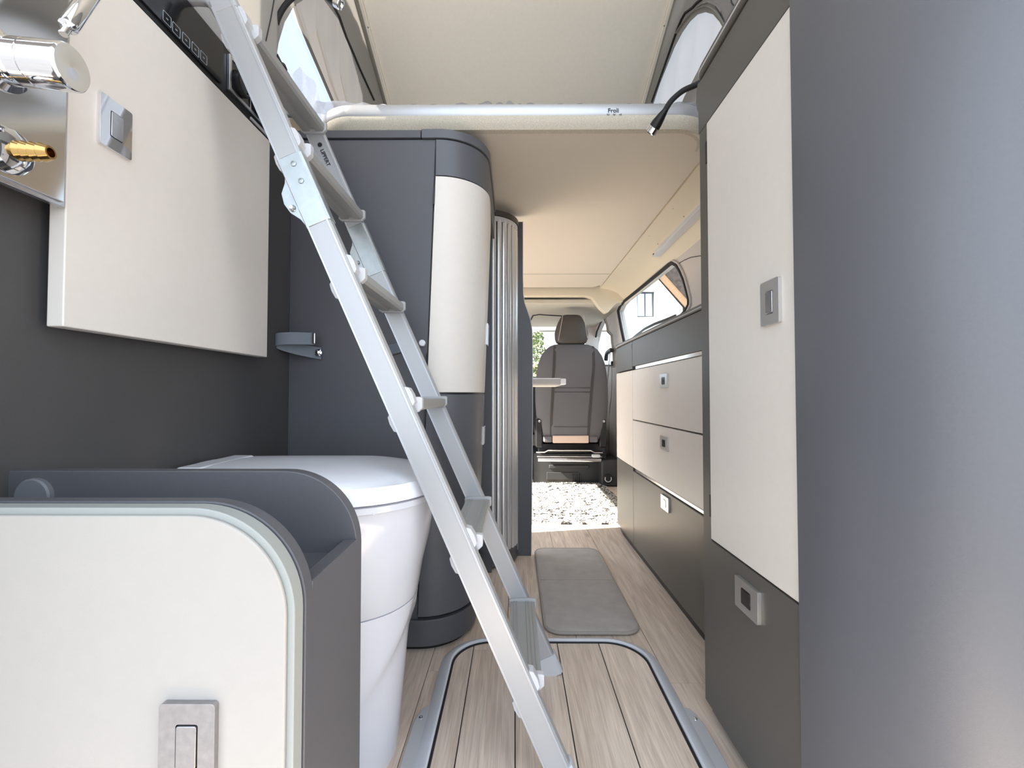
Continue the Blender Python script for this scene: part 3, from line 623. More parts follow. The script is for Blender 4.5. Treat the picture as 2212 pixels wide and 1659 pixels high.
dome = lambda k: (lambda px, py: k * (1 - ((py - .82) / .18) ** 2) - .012 * max(0, (px + .30) / .16))
loft('lid', [tring(-0.1650, 0.1350, .4770), tring(-0.1470, 0.1544, .4770), tring(-0.1405, 0.1602, .4790), tring(-0.1395, 0.1611, .4840), tring(-0.1460, 0.1575, .505), tring(-0.1510, 0.1530, .5115, dz=dome(.002)), tring(-0.1650, 0.1422, .5150, dz=dome(.005)), tring(-0.2150, 0.0990, .5175, dz=dome(.008)), tring(-0.3150, 0.0450, .5185, dz=dome(.008))], 'lid_white_lit', to, True, 30)
box('hinge_cover', (-.575, .74, .5075), (-.530, .90, .527), 'white_plastic', to, .006)
def pring(xf, hw, z):
    out = []
    for i, (px, py, zz) in enumerate(tring(xf, hw, z)):
        a = math.atan2(py - .82, px + .35)        # 0 towards the aisle
        zc = .27 - .21 * min(1.35, abs(a)) ** 1.0 / 1.2
        k = .010 / (1 + math.exp(-(z - zc) / .006)); r = Vector((px + .35, py - .82)); r = r * (1 + (k - .010) / max(.05, r.length)) if px > -.5 else r
        out.append((r.x - .35, r.y + .82, z))
    return out
loft('pedestal', [pring(-.208 + .026 * (k / 28), .106 + .016 * (k / 28) ** 1.4, .284 * k / 28) for k in range(29)], 'toilet_white', to, True, 60)
fin('maker_mark', [PY(px, py, .655) for px, py in ((803, 1108), (818, 1100), (822, 1104), (807, 1113))], [(0, 1, 2, 3)], 'white_plastic', to)

# tall cabinet with curved door at the far left -----------------------------
tc_ = thing('tall_cabinet', 'tall dark cabinet with rounded corner and cream curved door behind the ladder', 'cabinet', (-.35, 1.4, 0))
CY = 1.135
def sh(co): return -.036 * max(0, min(1.35, (1.22 - co.z) / 1.0)) * max(0, min(1, (co.x + .586) / .36))
R = .125; XA = -.078; XS = -.206
def cpath(o=0.0, x_start=XS): return [(x_start, CY - o)] + arc(XA - R, CY + R, R + o, 270, 360, 16) + [(XA + o, 1.60)]
body = extr('carcass', [(-.586, CY), (XS, CY)] + arc(XA - R - .006, CY + R, R - .012 + .006, 270, 360, 16) + [(XA - .012, 1.60), (-.586, 1.60)], 'z', .05, 1.318, 'dark', tc_, .001); skew(body, sh)
o = extr('top_board', [(-.586, CY - .006), (-.245, CY - .006), (-.245, 1.60), (-.586, 1.60)], 'z', 1.320, 1.341, 'dark', tc_, .002)
o = extr('top_board', [(-.2435, CY - .007)] + arc(XA - R + .004, CY + R - .003, R + .004, 270, 360, 16) + [(XA + .008, 1.60), (-.2435, 1.60)], 'z', 1.319, 1.343, 'dark_gloss', tc_, .002)
o = sheet('header_panel', off2(cpath(.0), -.004), 1.222, 1.3165, .010, 'dark_gloss', tc_, .001, sh)
# curved cream door with rounded upper far corner
dp = off2(cpath(0.0), -.006)
dens = []
for i in range(len(dp) - 1):
    n_ = max(1, int(math.hypot(dp[i + 1][0] - dp[i][0], dp[i + 1][1] - dp[i][1]) / .008))
    for k in range(n_): dens.append((dp[i][0] + (dp[i + 1][0] - dp[i][0]) * k / n_, dp[i][1] + (dp[i + 1][1] - dp[i][1]) * k / n_))
run = [0]
for a, b in zip(dens[:-1], dens[1:]): run.append(run[-1] + math.hypot(b[0] - a[0], b[1] - a[1]))
LEN = .30
dens = [p for p, r in zip(dens, run) if r <= LEN]; run = run[:len(dens)]; back = off2(dens, .016)
def bent(name, z0, z1, rtop, m, lo=0.0, parent=tc_):
    verts = []; faces = []; n = len(dens)
    for (pp) in (dens, back):
        for p, r in zip(pp, run):
            q = max(0, r - (LEN - rtop)); zt = z1 - (rtop - math.sqrt(max(0, rtop ** 2 - q ** 2)))
            verts += [(p[0], p[1], z0), (p[0], p[1], zt)]
    for i in range(n - 1):
        a = 2 * i; faces += [(a, a + 2, a + 3, a + 1), (2 * n + a, 2 * n + a + 1, 2 * n + a + 3, 2 * n + a + 2), (a + 1, a + 3, 2 * n + a + 3, 2 * n + a + 1), (a, 2 * n + a, 2 * n + a + 2, a + 2)]
    faces += [(0, 1, 2 * n + 1, 2 * n), (2 * n - 2, 4 * n - 2, 4 * n - 1, 2 * n - 1)]
    o = fin(name, verts, faces, m, parent, .0012); skew(o, sh); return o
ud = bent('upper_door', .656, 1.2185, .085, 'cream')
ld_ = bent('lower_door', .085, .6505, .002, 'dark_gloss')
for z_, dd in ((1.165, ud), (.735, ud), (.60, ld_), (.16, ld_)):
    h_ = box('hinge', (XS - .0035, CY - .009, z_ - .022), (XS + .0005, CY - .001, z_ + .022), 'black', dd, .0005); skew(h_, sh)
h_ = box('door_catch', (XA + .005, 1.315, .80), (XA + .011, 1.36, .865), 'chrome', ud, .001); skew(h_, sh)
h_ = box('door_catch', (XA + .005, 1.315, .50), (XA + .011, 1.36, .555), 'chrome', ld_, .001); skew(h_, sh)
sheet('plinth', [(-.586, CY - .001)] + off2(cpath(0.0, -.30), -.010)[0:], .012, .078, .016, 'dark', tc_, .002, sh)
sheet('base_gap', off2(cpath(0.0, -.586), .004), .0, .088, .016, 'black', tc_, 0, sh)
kb = PY(912, 741, CY - .004); lathe('knob', [(0, 0), (.0085, 0), (.0085, .006), (.0070, .008), (0, .0085)], (kb.x, CY, kb.z), (0, -1, 0), 'white_plastic', tc_, 22)
s1 = box('seam_line', (XS - .002, CY - .0012, .09), (XS - .0005, CY - .0002, 1.318), 'seam', tc_, 0); skew(s1, sh)
# holding straps
def ribbon(name, pts, wid, m, parent):
    P = smooth_path(pts, 6); verts = []; n = len(P)
    for p in P: verts += [p + Vector((0, 0, -wid / 2)), p + Vector((0, 0, wid / 2))]
    o = fin(name, verts, [(2 * i, 2 * i + 2, 2 * i + 3, 2 * i + 1) for i in range(n - 1)], m, parent, 0, False, 180)
    s = o.modifiers.new('solid', 'SOLIDIFY'); s.thickness = .0022; s.offset = 0; return o
st = thing('holding_strap', 'grey webbing strap loop with press stud and buckle on the dark cabinet side', 'strap', PY(650, 750, CY))
ribbon('webbing', [PY(694, 764, CY - .004), PY(672, 760, CY - .010), PY(640, 753, CY - .030), PY(612, 745, CY - .050), PY(596, 738, CY - .060), PY(598, 733, CY - .066), PY(618, 731, CY - .060), PY(650, 731, CY - .045), PY(680, 732, CY - .034)], .030, 'strap', st)
pb = PY(688, 762, CY - .008); lathe('press_stud', [(0, 0), (.0095, 0), (.0095, .002), (.005, .004), (.0055, .009), (.003, .011), (0, .011)], pb, (0, -1, 0), 'chrome', st, 18)
bk_ = PY(677, 731, CY - .038); box('buckle', (bk_.x - .003, bk_.y - .004, bk_.z - .014), (bk_.x + .006, bk_.y + .002, bk_.z + .014), 'chrome', st, .0025)
st2 = thing('holding_strap', 'short grey webbing strap lying flat on the dark cabinet between the ladder rails', 'strap', PY(850, 752, CY))
ribbon('webbing', [PY(800, 760, CY - .006), PY(835, 757, CY - .007), PY(866, 750, CY - .005), PY(884, 746, CY - .002)], .027, 'strap', st2)
lathe('press_stud', [(0, 0), (.009, 0), (.008, .003), (0, .004)], PY(803, 760, CY - .007), (0, -1, 0), 'chrome', st2, 16)

# tambour door and partition -------------------------------------------------
tb = thing('tambour_cabinet', 'curved silver tambour shutter cabinet between the cream curved door and the aisle', 'cabinet', (-.10, 1.70, 0))
TCX, TCY, TR = -.118, 1.772, .126
NS = 9
for k in range(NS):
    a0 = 261 + k * 11.0; a1 = a0 + 9.0
    prof = []
    for i in range(5):
        a = math.radians(a0 + (a1 - a0) * i / 4); r_ = TR + .0045 * math.sin(math.pi * i / 4) ** .7
        prof.append((TCX + r_ * math.cos(a), TCY + r_ * math.sin(a)))
    for a_ in (a1, a0): prof.append((TCX + (TR - .006) * math.cos(math.radians(a_)), TCY + (TR - .006) * math.sin(math.radians(a_))))
    extr('slat', prof, 'z', .062, 1.318, 'slat_alu', tb, 0, (), 45)
sheet('backing', arc(TCX, TCY, TR - .008, 260, 362, 16), .01, 1.35, .01, 'black', tb)
sheet('upper_track', arc(TCX, TCY, TR + .004, 258, 360, 18), 1.309, 1.328, .016, 'light_grey_plastic', tb, .001)
extr('cap', [(TCX - .02, TCY)] + arc(TCX, TCY, TR + .007, 258, 362, 18), 'z', 1.329, 1.350, 'seat_dark', tb, .001)
extr('base', [(TCX - .02, TCY)] + arc(TCX, TCY, TR + .003, 258, 362, 18), 'z', .008, .060, 'dark', tb, .002)
box('side_wall', (-.14, 1.62, .0), (-.085, 1.78, 1.34), 'dark', tb, .001)
box('end_post', (.006, 1.775, .03), (.013, 1.785, 1.29), 'light_grey_plastic', tb, .001)
pn = thing('partition', 'dark partition board with an S-curved upper edge beside the rug', 'partition', (.03, 1.80, 0))
pe = [xz(PY(px, py, 1.795)) for px, py in ((1129, 480), (1129, 600), (1130, 636), (1133, 655), (1139, 672), (1145, 690), (1149, 712), (1150, 740), (1150, 900))]
extr('board', [(-.13, .0), (.066, .0)] + [(a, b) for a, b in reversed(pe)] + [(-.13, pe[0][1])], 'y', 1.790, 1.808, 'dark', pn, .001)
sweep('edge_strip', [(-.0012, -.009), (.0012, -.009), (.0012, .009), (-.0012, .009)], [Vector((.0668, 1.799, .01))] + [Vector((a + .0008, 1.799, b)) for a, b in reversed(pe)], 'light_grey_plastic', pn, (0, 1, 0))

# wardrobe on the right --------------------------------------------------------
wd = thing('wardrobe', 'tall dark wardrobe with a cream door and curved glossy side in the right foreground', 'wardrobe', (.5, .75, 0))
WX = .386
cr = arc(.692, .588, .300, 180, 262, 30)
extr('carcass', [(WX + .019, .588), (WX + .019, .915), (.755, .915), (.755, .588)], 'z', .05, 1.30, 'taupe', wd, .001)
sheet('curved_side', [(WX + .006, .5985)] + [(x, y) for x, y in cr], .02, 1.318, -.012, 'curved_gloss', wd, .001)
wdoor = box('door', (WX, .600, .3665), (WX + .018, .8755, 1.196), 'cream', wd, .002)
lock(wdoor, (WX - .0004, .6575, .788), (0, -1, 0), (0, 0, 1), .047, .067)
wlow = box('lower_flap', (WX + .001, .600, .030), (WX + .018, .8800, .3625), 'taupe', wd, .0015)
lock(wlow, (WX + .0006, .738, .3125), (0, -1, 0), (0, 0, 1), .072, .052, inner='black_gloss')
box('frame_stile', (WX + .003, .8765, .028), (WX + .020, .918, 1.2), 'taupe', wd, .003)
box('header_panel', (WX + .0015, .600, 1.1985), (WX + .02, .918, 1.306), 'taupe', wd, .002)
# top board with rounded far corner
tbp = [(WX - .004, .590)] + [(WX - .004, .885)] + arc(WX + .041, .890, .045, 180, 95, 8) + [(.755, .935), (.755, .588)]
extr('top_board', tbp, 'z', 1.309, 1.331, 'taupe', wd, .004)
extr('top_seam', [(x - .0012, y) for x, y in tbp[:-2]] + [(WX + .05, .93), (WX + .03, .60)], 'z', 1.3165, 1.3195, 'light_grey_plastic', wd)
extr('corner_bulge', [(.915, 1.31), (.921, 1.31), (.928, 1.296), (.930, 1.276), (.926, 1.258), (.918, 1.244), (.915, 1.24)], 'x', WX + .002, WX + .03, 'taupe', wd, .002)
for z_ in (1.14, .43): box('hinge', (WX + .0005, .8775, z_ - .022), (WX + .006, .8835, z_ + .022), 'black', wdoor, .0006)
box('plinth', (WX + .030, .600, 0), (.755, .905, .05), 'black', wd, .001)
sheet('curved_plinth', [(x + .02, y + .008) for x, y in cr], .0, .02, -.012, 'black', wd)
# sideboard ----------------------------------------------------------------------
sb = thing('sideboard', 'long kitchen sideboard with cream drawers and grey-brown lower flap under the window', 'cabinet', (.6, 1.6, 0))
SX = .49
def endpath(o=0.0): return [(SX + o, 1.8355)] + [(SX + .001 + o, 1.95), (SX + .003 + o, 2.05), (SX + .006 + o, 2.13)] + [(x, y) for x, y in arc(SX + .006 + .05 + o, 2.14, .05, 180, 100, 8)] + [(.66, 2.19)]
extr('carcass', [(SX + .018, .937), (SX + .018, 2.10), (SX + .07, 2.175), (.755, 2.175), (.755, .937)], 'z', .03, .872, 'dark', sb, .001)
wt = [(SX - .004, .937), (SX - .004, 2.06), (SX + .002, 2.14), (SX + .03, 2.185), (SX + .07, 2.20), (.758, 2.20), (.758, .937)]
extr('worktop', wt, 'z', .8735, .8885, 'taupe', sb, .003)
extr('worktop_edge', [(x - .0015, y + .001) for x, y in wt[:5]] + [(SX + .07, 2.19), (SX + .05, 2.15), (SX + .03, 1.0)], 'z', .8765, .8805, 'grey_plastic', sb)
box('fascia', (SX, .937, .767), (SX + .018, 1.8325, .8725), 'taupe', sb, .0015)
box('grip_profile', (SX + .004, .937, .7535), (SX + .02, 1.80, .7665), 'steel', sb, .0015)
sheet('end_fascia', endpath(), .757, .8725, -.018, 'taupe', sb, .0015)
for k in range(3): box('vent_slot', (SX - .0006, 1.838, .858 - k * .006), (SX + .001, 1.853, .8605 - k * .006), 'black', sb, 0)
for (za, zb, cz) in ((.548, .7515, .695), (.3490, .5430, .4915)):
    d_ = box('drawer', (SX, .937, za), (SX + .018, 1.8325, zb), 'cream', sb, .002)
    lock(d_, (SX - .0004, 1.440, cz), (0, -1, 0), (0, 0, 1), .072, .046, inner='black_gloss')
sheet('end_panel', endpath(), .349, .7515, -.018, 'cream', sb, .0015)
box('lower_grip', (SX + .004, .937, .336), (SX + .02, 1.815, .347), 'satin_chrome', sb, .0015)
lf = box('lower_flap', (SX, .937, .030), (SX + .018, 1.8325, .334), 'taupe', sb, .002)
lock(lf, (SX - .0004, 1.437, .2985), (0, -1, 0), (0, 0, 1), .072, .046, inner='satin_chrome')
sheet('end_panel', endpath(.0005), .030, .3465, -.018, 'taupe', sb, .0015)
extr('plinth', [(SX + .012, .937), (SX + .012, 2.05), (SX + .02, 2.14), (SX + .05, 2.18), (.755, 2.18), (.755, .937)], 'z', 0, .030, 'black', sb)
# curtain rail on the cove
cl = thing('light_rail', 'slim white metal rail fixed to the beige cove above the side window', 'rail', (.70, 1.9, 1.36))
RX = .700
A = Vector((RX, PX(1416, 546, RX).y, PX(1416, 546, RX).z)); B = Vector((RX, 1.40, A.z + .003))
sweep('channel', [(-.020, -.020), (.016, -.020), (.016, -.016), (-.012, -.016), (-.012, .014), (-.020, .020)], [A, B], 'frame_white', cl)
sweep('diffuser', [(-.011, -.013), (.010, -.013), (.010, .010), (-.011, .010)], [A + Vector((0, -.01, 0)), B], 'light_grey_plastic', cl)
for y_ in (A.y - .10, A.y - .42): lathe('screw', [(0, 0), (.003, 0), (.002, .001), (0, .001)], (RX - .0205, y_, A.z + .010), (-1, 0, -.2), 'black', cl, 10)
box('end_clip', (RX - .013, A.y - .004, A.z - .014), (RX + .012, A.y + .004, A.z - .004), 'black', cl, .001)

# rug -------------------------------------------------------------------------
rg_ = thing('rug', 'chunky woven black and white rug in front of the grey seat', 'rug', (.2, 2.7, 0))
rverts = []; rfaces = []
RX0, RX1, RY0, RY1 = -.45, .640, 2.215, 3.215
rr_ = random.Random(5)
box('rug_base', (RX0, RY0, .0005), (RX1, RY1, .008), 'rug_wool', rg_, .003)
NR, NC_ = 46, 64
for j in range(NR):
    y = RY0 + (j + .5) * (RY1 - RY0) / NR; hy = (RY1 - RY0) / NR * .62
    for i in range(NC_):
        if RX0 + i * (RX1 - RX0) / NC_ < -.08: continue
        x = RX0 + (i + .5 * (j % 2)) * (RX1 - RX0) / NC_ + rr_.uniform(-.002, .002); hx = (RX1 - RX0) / NC_ * .62; h = .0075 + rr_.uniform(-.002, .003); tw = rr_.uniform(-.004, .004)
        if x > .53 and y < 2.205: continue
        b0 = len(rverts); n = 6
        for q, zz in ((1, .006), (.82, .006 + h * .7), (.35, .006 + h)):
            for k in range(n):
                a = 2 * math.pi * k / n; rverts.append((x + hx * q * math.cos(a) + tw * math.sin(a), y + hy * q * math.sin(a), zz))
        for lv in range(2):
            for k in range(n): k2 = (k + 1) % n; rfaces.append((b0 + lv * n + k, b0 + lv * n + k2, b0 + (lv + 1) * n + k2, b0 + (lv + 1) * n + k))
        rfaces.append(tuple(b0 + 2 * n + k for k in range(n)))
o = fin('woven_loops', rverts, rfaces, 'rug_wool', rg_, 0, True, 80); o['kind'] = 'stuff'
# bath mat ---------------------------------------------------------------------
bm_ = thing('bath_mat', 'grey foam bath mat with rounded corners on the aisle floor', 'mat', (.21, 1.52, 0))
mp_ = rrect(.084, 1.203, .342, 1.852, .045, 8)
def msurf(d, z): return [(a, b, z) for a, b in [(p[0] + (.213 - p[0]) * d / .129, p[1] + (1.5275 - p[1]) * d / .324) for p in mp_]]
loft('pad', [msurf(.003, .001), msurf(.0, .003), msurf(.001, .0095), msurf(.010, .0125), msurf(.03, .0135), msurf(.10, .0137)], 'mat_grey', bm_, True, 60)
tube('piping', [(a, b, .007) for a, b in mp_], .0045, 'mat_edge', bm_, 8, True)
box('fold_line', (.088, 1.528, .0130), (.338, 1.5315, .0140), 'mat_edge', bm_, .0004)

# seat ---------------------------------------------------------------------------
se = thing('front_seat', 'grey fabric front seat with dark headrest, seen from behind', 'seat', (.41, 3.2, 0))
SY = 3.10; SXc = PY(1237, 850, SY).x
def sring(hw, d, z, yo=0.0, e=3.2, n=40, cx=SXc):
    out = []
    for i in range(n):
        a = 2 * math.pi * i / n; c, s = math.cos(a), math.sin(a)
        out.append((cx + hw * math.copysign(abs(c) ** (2 / e), c), SY + yo + d * math.copysign(abs(s) ** (2 / e), s), z))
    return out
prof = [(.325, .165, .05), (.335, .20, .06), (.36, .222, .066), (.42, .240, .070), (.50, .253, .072), (.60, .260, .074), (.70, .260, .074), (.80, .252, .072), (.87, .240, .070), (.93, .218, .064), (.97, .190, .056), (.995, .160, .046), (1.008, .125, .034), (1.013, .09, .02)]
loft('backrest', [sring(hw, d, z, .07) for z, hw, d in prof], 'seat_grey', se, True, 60)
def yback(z):
    for (z0, h0, d0), (z1, h1, d1) in zip(prof[:-1], prof[1:]):
        if z0 <= z <= z1: return SY + .07 - (d0 + (d1 - d0) * (z - z0) / (z1 - z0))
    return SY
def yback2(x, z):
    for (z0, h0, d0), (z1, h1, d1) in zip(prof[:-1], prof[1:]):
        if z0 <= z <= z1:
            t_ = (z - z0) / (z1 - z0); hw = h0 + (h1 - h0) * t_; d = d0 + (d1 - d0) * t_
            return SY + .07 - d * max(0, 1 - min(1, abs(x - SXc) / hw) ** 3.2) ** (1 / 3.2)
    return SY
for pts in (((1199, 747), (1198, 765), (1197, 785), (1195, 815), (1194, 850), (1191, 900), (1191, 946)), ((1282, 747), (1283, 765), (1283, 790), (1280, 820), (1277, 850), (1273, 900), (1271, 946))):
    P = []
    for px, py in pts:
        q = PY(px, py, SY); P.append(Vector((q.x, yback2(q.x, min(1.0, max(.335, q.z))) - .0015, q.z)))
    sweep('seat_band', [(-.009, -.002), (.009, -.002), (.009, .0015), (-.009, .0015)], P, 'seat_band', se, (0, 1, 0))
for py in (838, 847, 922):
    q0, q1 = PY(1197, py, SY), PY(1274, py, SY); box('stitch_line', (q0.x, yback(q0.z) - .0015, q0.z - .0015), (q1.x, yback(q0.z) + .004, q0.z + .0015), 'seat_band', se, 0)
hp_ = [(.995, .095, .035), (1.005, .108, .042), (1.03, .118, .05), (1.07, .120, .052), (1.11, .110, .052), (1.15, .094, .048), (1.18, .078, .042), (1.195, .066, .034), (1.200, .05, .02)]
zt0 = PY(1237, 741, SY).z; zt1 = PY(1237, 677, SY).z
hr = loft('headrest', [sring(hw, d, zt0 + (z - .995) / .205 * (zt1 - zt0), .07, 3.0) for z, hw, d in hp_], 'seat_dark', se, True, 60)
for px0, px1 in (((1216, 680), (1206, 736)), ((1261, 682), (1269, 730))):
    a_, b_ = PY(*px0, SY + .020), PY(*px1, SY + .016); m_ = (a_ + b_) / 2 + Vector((0, -.004, 0)); tube('stitch_line', [a_, m_, b_], .0014, 'pillar_grey', hr, 6)
for px in (1215, 1263):
    a_, b_ = PY(px, 746, SY + .06), PY(px, 728, SY + .06); tube('headrest_post', [a_, b_], .006, 'chrome', se, 10)
tg0, tg1 = PY(1194, 941, SY), PY(1272, 957, SY); box('fabric_tag', (tg0.x, SY - .005, tg1.z), (tg1.x, SY + .03, tg0.z), 'tag_beige', se, .006)
for pa, pb_ in ((1174, 1193), (1273, 1292)):
    a_, b_ = PY(pa, 942, SY), PY(pb_, 956, SY); box('recline_cover', (a_.x, SY, b_.z), (b_.x, SY + .04, a_.z), 'seat_grey', se, .010)
# side bolsters / brackets
for pa, pb_ in ((1157, 1173), (1296, 1312)):
    a_, b_ = PY(pa, 905, SY), PY(pb_, 968, SY); box('side_bracket', (a_.x, SY + .02, b_.z), (b_.x, SY + .20, a_.z), 'black', se, .012)
    c_ = PY((pa + pb_) / 2, 910, SY + .015); lathe('pivot', [(0, 0), (.010, 0), (.009, .006), (0, .007)], c_, (0, -1, 0), 'satin_chrome', se, 14)
box('seat_cushion', (SXc - .25, SY + .12, .30), (SXc + .25, SY + .60, .43), 'seat_grey', se, .04)
box('slide_cover', (SXc - .24, SY + .06, .235), (SXc + .24, SY + .55, .30), 'black_gloss', se, .006)
b0, b1 = PY(1158, 976, SY), PY(1301, 976, SY)
tube('slide_bar', [PY(px, py, SY + .03) for px, py in ((1158, 977), (1176, 977), (1184, 973), (1276, 973), (1284, 978), (1302, 978))], .0055, 'satin_chrome', se, 8)
tube('slide_bar', [PY(px, py, SY + .035) for px, py in ((1160, 986), (1300, 987))], .005, 'satin_chrome', se, 8)
sweep('cross_tube', rr2(.030, .024, .008), [PY(1162, 993, SY + .03), PY(1298, 994, SY + .03)], 'satin_chrome', se)
a_ = PY(1287, 985, SY + .01); box('release_handle', (a_.x - .028, SY - .01, a_.z - .010), (a_.x + .030, SY + .03, a_.z + .012), 'light_grey_plastic', se, .008)
sbx = box('seat_box', (SXc - .27, 3.235, 0), (SXc + .27, 3.70, .225), 'dash', se, .012)
r0, r1 = PY(1186, 1004, 3.235), PY(1272, 1012, 3.235); box('seat_box_ridge', (r0.x, 3.226, r1.z), (r1.x, 3.245, r0.z), 'dash', se, .006)
r0, r1 = PY(1181, 1020, 3.235), PY(1250, 1036, 3.235); box('seat_box_panel', (r0.x, 3.229, r1.z), (r1.x, 3.24, r0.z), 'dash', se, .003)
for k in range(5):
    r0 = PY(1237 + k * 4, 1024, 3.232); box('vent_fin', (r0.x - .003, 3.222, .012), (r0.x + .003, 3.24, r0.z), 'black', se, .001)
# sill box with ring socket
sl_ = thing('sill_box', 'dark grey sill cover with a round ringed socket beside the rug', 'cover', (.66, 3.15, 0))
q0, q1 = PY(1299, 990, 3.12), PY(1345, 1060, 3.12)
box('housing', (q0.x, 3.12, 0), (.755, 3.45, q0.z - .01), 'dash', sl_, .015)
rc = PY(1313.5, 1034, 3.118); lathe('socket', [(0, 0), (.034, 0), (.032, .004), (.026, .005), (.026, .002), (0, .002)], rc, (0, -1, 0), 'black', sl_, 28)
ring = [rc + Vector((.022 * math.cos(math.radians(a)), -.006, .022 * math.sin(math.radians(a)))) for a in range(150, 391, 15)]
tube('ring', ring, .0033, 'light_grey_plastic', sl_, 8, False, (0, 1, 0))
# seat belt on the pillar
sbt = thing('seat_belt', 'dark seat belt with its guide on the pillar right of the seat', 'seat belt', (.74, 3.2, .9))
ribbon('webbing', [PX(1321, 782, .742), PX(1322, 820, .742), PX(1320, 860, .742), PX(1316, 900, .74), PX(1315, 985, .73)], .02, 'rubber', sbt)
tube('belt_edge', [PX(1312, 765, .735), PX(1319, 752, .735), PX(1314, 800, .735), PX(1312, 830, .735)], .006, 'light_grey_plastic', sbt, 8)
g_ = PX(1323, 784, .745); lathe('guide', [(0, 0), (.014, 0), (.012, .012), (0, .014)], g_, (-1, 0, 0), 'black', sbt, 16)
a_ = PX(1309, 770, .74); hdm = [PX(px, py, .735) for px, py in ((1309, 778), (1311, 764), (1318, 757), (1322, 757))]
tube('grip', smooth_path(hdm, 5), .016, 'frame_anthracite', sbt, 10)
# table ------------------------------------------------------------------------------
tt = thing('folding_table', 'small grey table leaf with a white corner cap, in front of the seat back', 'table', (.1, 2.45, .7))
q0, q1 = PY(1152, 818, 2.40), PY(1211, 829, 2.40)
box('table_top', (-.02, 2.40, q1.z - .002), (q1.x, 2.70, q0.z), 'grey_plastic', tt, .003)
box('table_underside', (-.02, 2.404, q1.z - .012), (q1.x - .004, 2.69, q1.z - .002), 'cream', tt, .002)
c0, c1 = PY(1211, 818, 2.40), PY(1223, 831, 2.40); box('corner_cap', (c0.x, 2.398, c1.z), (c1.x, 2.69, c0.z + .001), 'white_plastic', tt, .005)
sweep('top_trim', [(-.002, -.002), (.002, -.002), (.002, .002), (-.002, .002)], [Vector((-.02, 2.401, q0.z + .001)), Vector((q1.x, 2.401, q0.z + .001))], 'white_plastic', tt)
box('support_arm', (-.02, 1.81, q1.z - .040), (.035, 2.60, q1.z - .0125), 'alu', tt, .004)
# cab dashboard, seen beside the seat
db = box('dashboard', (-.74, 3.80, .30), (.74, 4.08, .80), 'dash', None, .05); tag(db, 'dark dashboard under the windscreen beyond the seat', 'dashboard')

# ================================================================== OUTSIDE
gd = extr('ground', [(-60, -40), (60, -40), (60, 90), (-60, 90)], 'z', -.60, -.55, 'ground', None); struct(gd, 'dark asphalt yard around the van', 'ground')  # asphalt kept dark to cut the sunlight bounced into the van
HY = 25.0
ho = thing('house', 'white rendered house with thatched gable roof seen through the side window', 'house', PY(1395, 852, HY))
ho.location.z = -.55
g0, g1, g2 = PY(1484, 668, HY), PY(1425, 602, HY), None
sl = (g1.z - g0.z) / (g1.x - g0.x); ridge_x = 4.9; ridge_z = g0.z + sl * (ridge_x - g0.x); left_x = ridge_x - (g0.x - ridge_x)
wins = [(1377, 1413, 631, 684)]
a_, b_ = PY(1376, 630, HY), PY(1414, 685, HY)
extr('wall', [(left_x, -.55), (g0.x - .25, -.55), (g0.x - .25, g0.z + .1), (ridge_x, ridge_z), (left_x, g0.z)], 'y', HY, HY + .35, 'render_white', ho, 0, [[(a_.x, b_.z), (a_.x, a_.z), (b_.x, a_.z), (b_.x, b_.z)]])
hw = extr('window', [(a_.x, b_.z), (b_.x, b_.z), (b_.x, a_.z), (a_.x, a_.z)], 'y', HY + .08, HY + .15, 'frame_anthracite', ho, 0, [list(reversed([(a_.x + .05, b_.z + .07), (b_.x - .11, b_.z + .07), (b_.x - .11, a_.z - .09), (a_.x + .05, a_.z - .09)]))])
box('pane', (a_.x + .03, HY + .11, b_.z + .03), (b_.x - .03, HY + .13, a_.z - .03), 'pane_blue', hw, 0)
mid = (a_.x + b_.x) / 2 - .02; box('mullion', (mid - .025, HY + .07, b_.z), (mid + .025, HY + .15, a_.z), 'frame_anthracite', hw, 0)
box('sill', (a_.x - .12, HY - .10, b_.z - .14), (b_.x + .15, HY + .1, b_.z - .04), 'render_white', ho, .01)
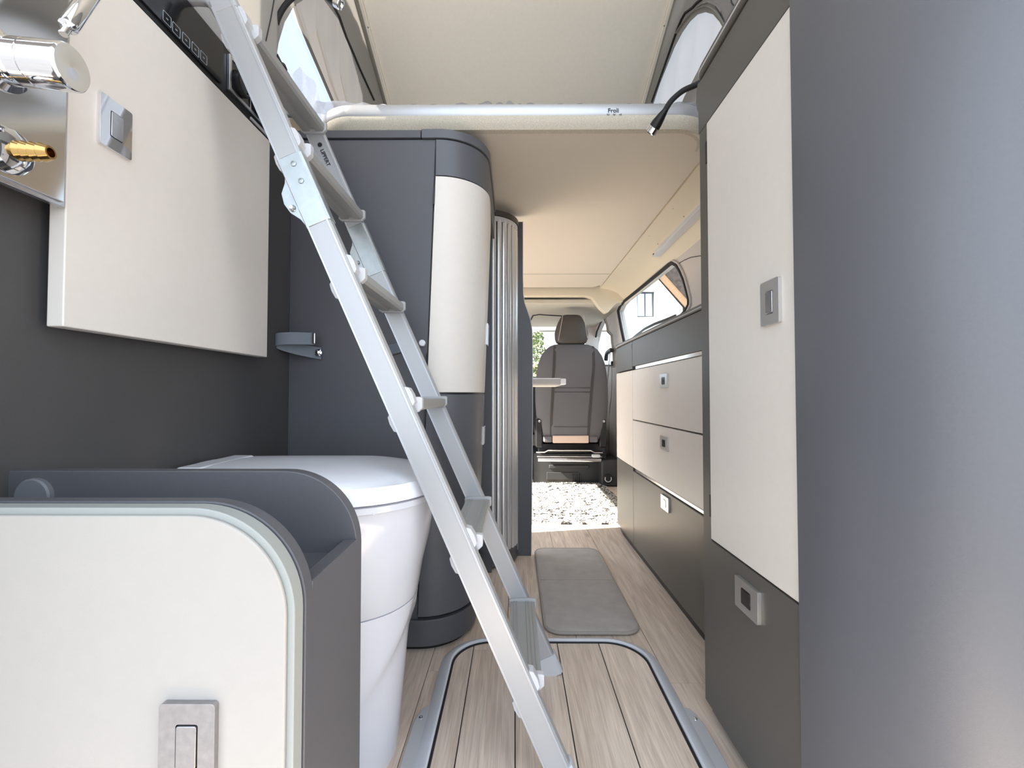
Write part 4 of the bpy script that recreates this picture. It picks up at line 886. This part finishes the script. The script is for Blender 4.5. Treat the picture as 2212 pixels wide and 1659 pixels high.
def slope(name, ex, thick_lo, thick_hi, m, y0, y1):
    pts = []
    d = Vector((g0.x - ridge_x, g0.z - ridge_z)).normalized(); nn = Vector((-d.y, d.x)); e = Vector((g0.x, g0.z)) + d * ex; r = Vector((ridge_x, ridge_z))
    p = [r + nn * thick_lo, e + nn * thick_lo, e + nn * thick_hi, r + nn * thick_hi]
    extr(name, [(q.x, q.y) for q in p], 'y', y0, y1, m, ho)
slope('verge_board', .15, -.02, .24, 'soffit', HY - .30, HY - .02)
slope('roof', .35, .24, 2.6, 'thatch', HY - .42, HY + 8)
d2 = extr('roof_left', [(ridge_x, ridge_z), (left_x, g0.z), (left_x, g0.z + 1.2), (ridge_x, ridge_z + 1.5)], 'y', HY - .75, HY + 8, 'thatch', ho)
# building, shrub seen through the windscreen
nb = thing('garage', 'pale garage with tiled roof seen through the windscreen', 'building', (1.2, 16, -.55))
ga, gb = PY(1166, 716, 16), PY(1330, 716, 16)
box('wall', (ga.x, 16, -.55), (gb.x, 20, ga.z), 'render_white', nb, 0)
extr('roof', [(15.6, ga.z), (16.0, ga.z + .02), (20.4, ga.z + .02), (18.2, ga.z + .55), (15.6, ga.z + .32)], 'x', ga.x - .25, gb.x + .3, 'pillar_grey', nb)
box('garage_door', (ga.x + .35, 15.96, -.5), (ga.x + 1.9, 16.02, ga.z - .35), 'pillar_grey', nb, 0)
sv = thing('shrub', 'leafy green shrub beside the pale garage beyond the windscreen', 'shrub', (PY(1157, 850, 12).x, 12, -.55))
rr_ = random.Random(9); lv_, lf_ = [], []
cx_ = PY(1156, 850, 12).x
for k in range(1500):
    a = rr_.uniform(0, 6.283); r_ = .42 * math.sqrt(rr_.random()); z = rr_.uniform(-.1, 2.35); k_ = (1 - max(0, z - 1.2) / 2.2)
    c = Vector((cx_ + r_ * math.cos(a) * k_, 12 + r_ * math.sin(a) * k_, z)); u = Vector((rr_.uniform(-1, 1), rr_.uniform(-1, 1), rr_.uniform(-1, 1))).normalized() * .055; v = u.orthogonal().normalized() * .028; b0 = len(lv_)
    lv_ += [c - u, c + v, c + u, c - v]; lf_.append((b0, b0 + 1, b0 + 2, b0 + 3))
fol = fin('foliage', lv_, lf_, 'leaf', sv, 0, False); fol['kind'] = 'stuff'
tube('stem', [(cx_, 12, -.55), (cx_ + .03, 12, .6), (cx_, 12.02, 1.7)], .035, 'bark', sv, 8)
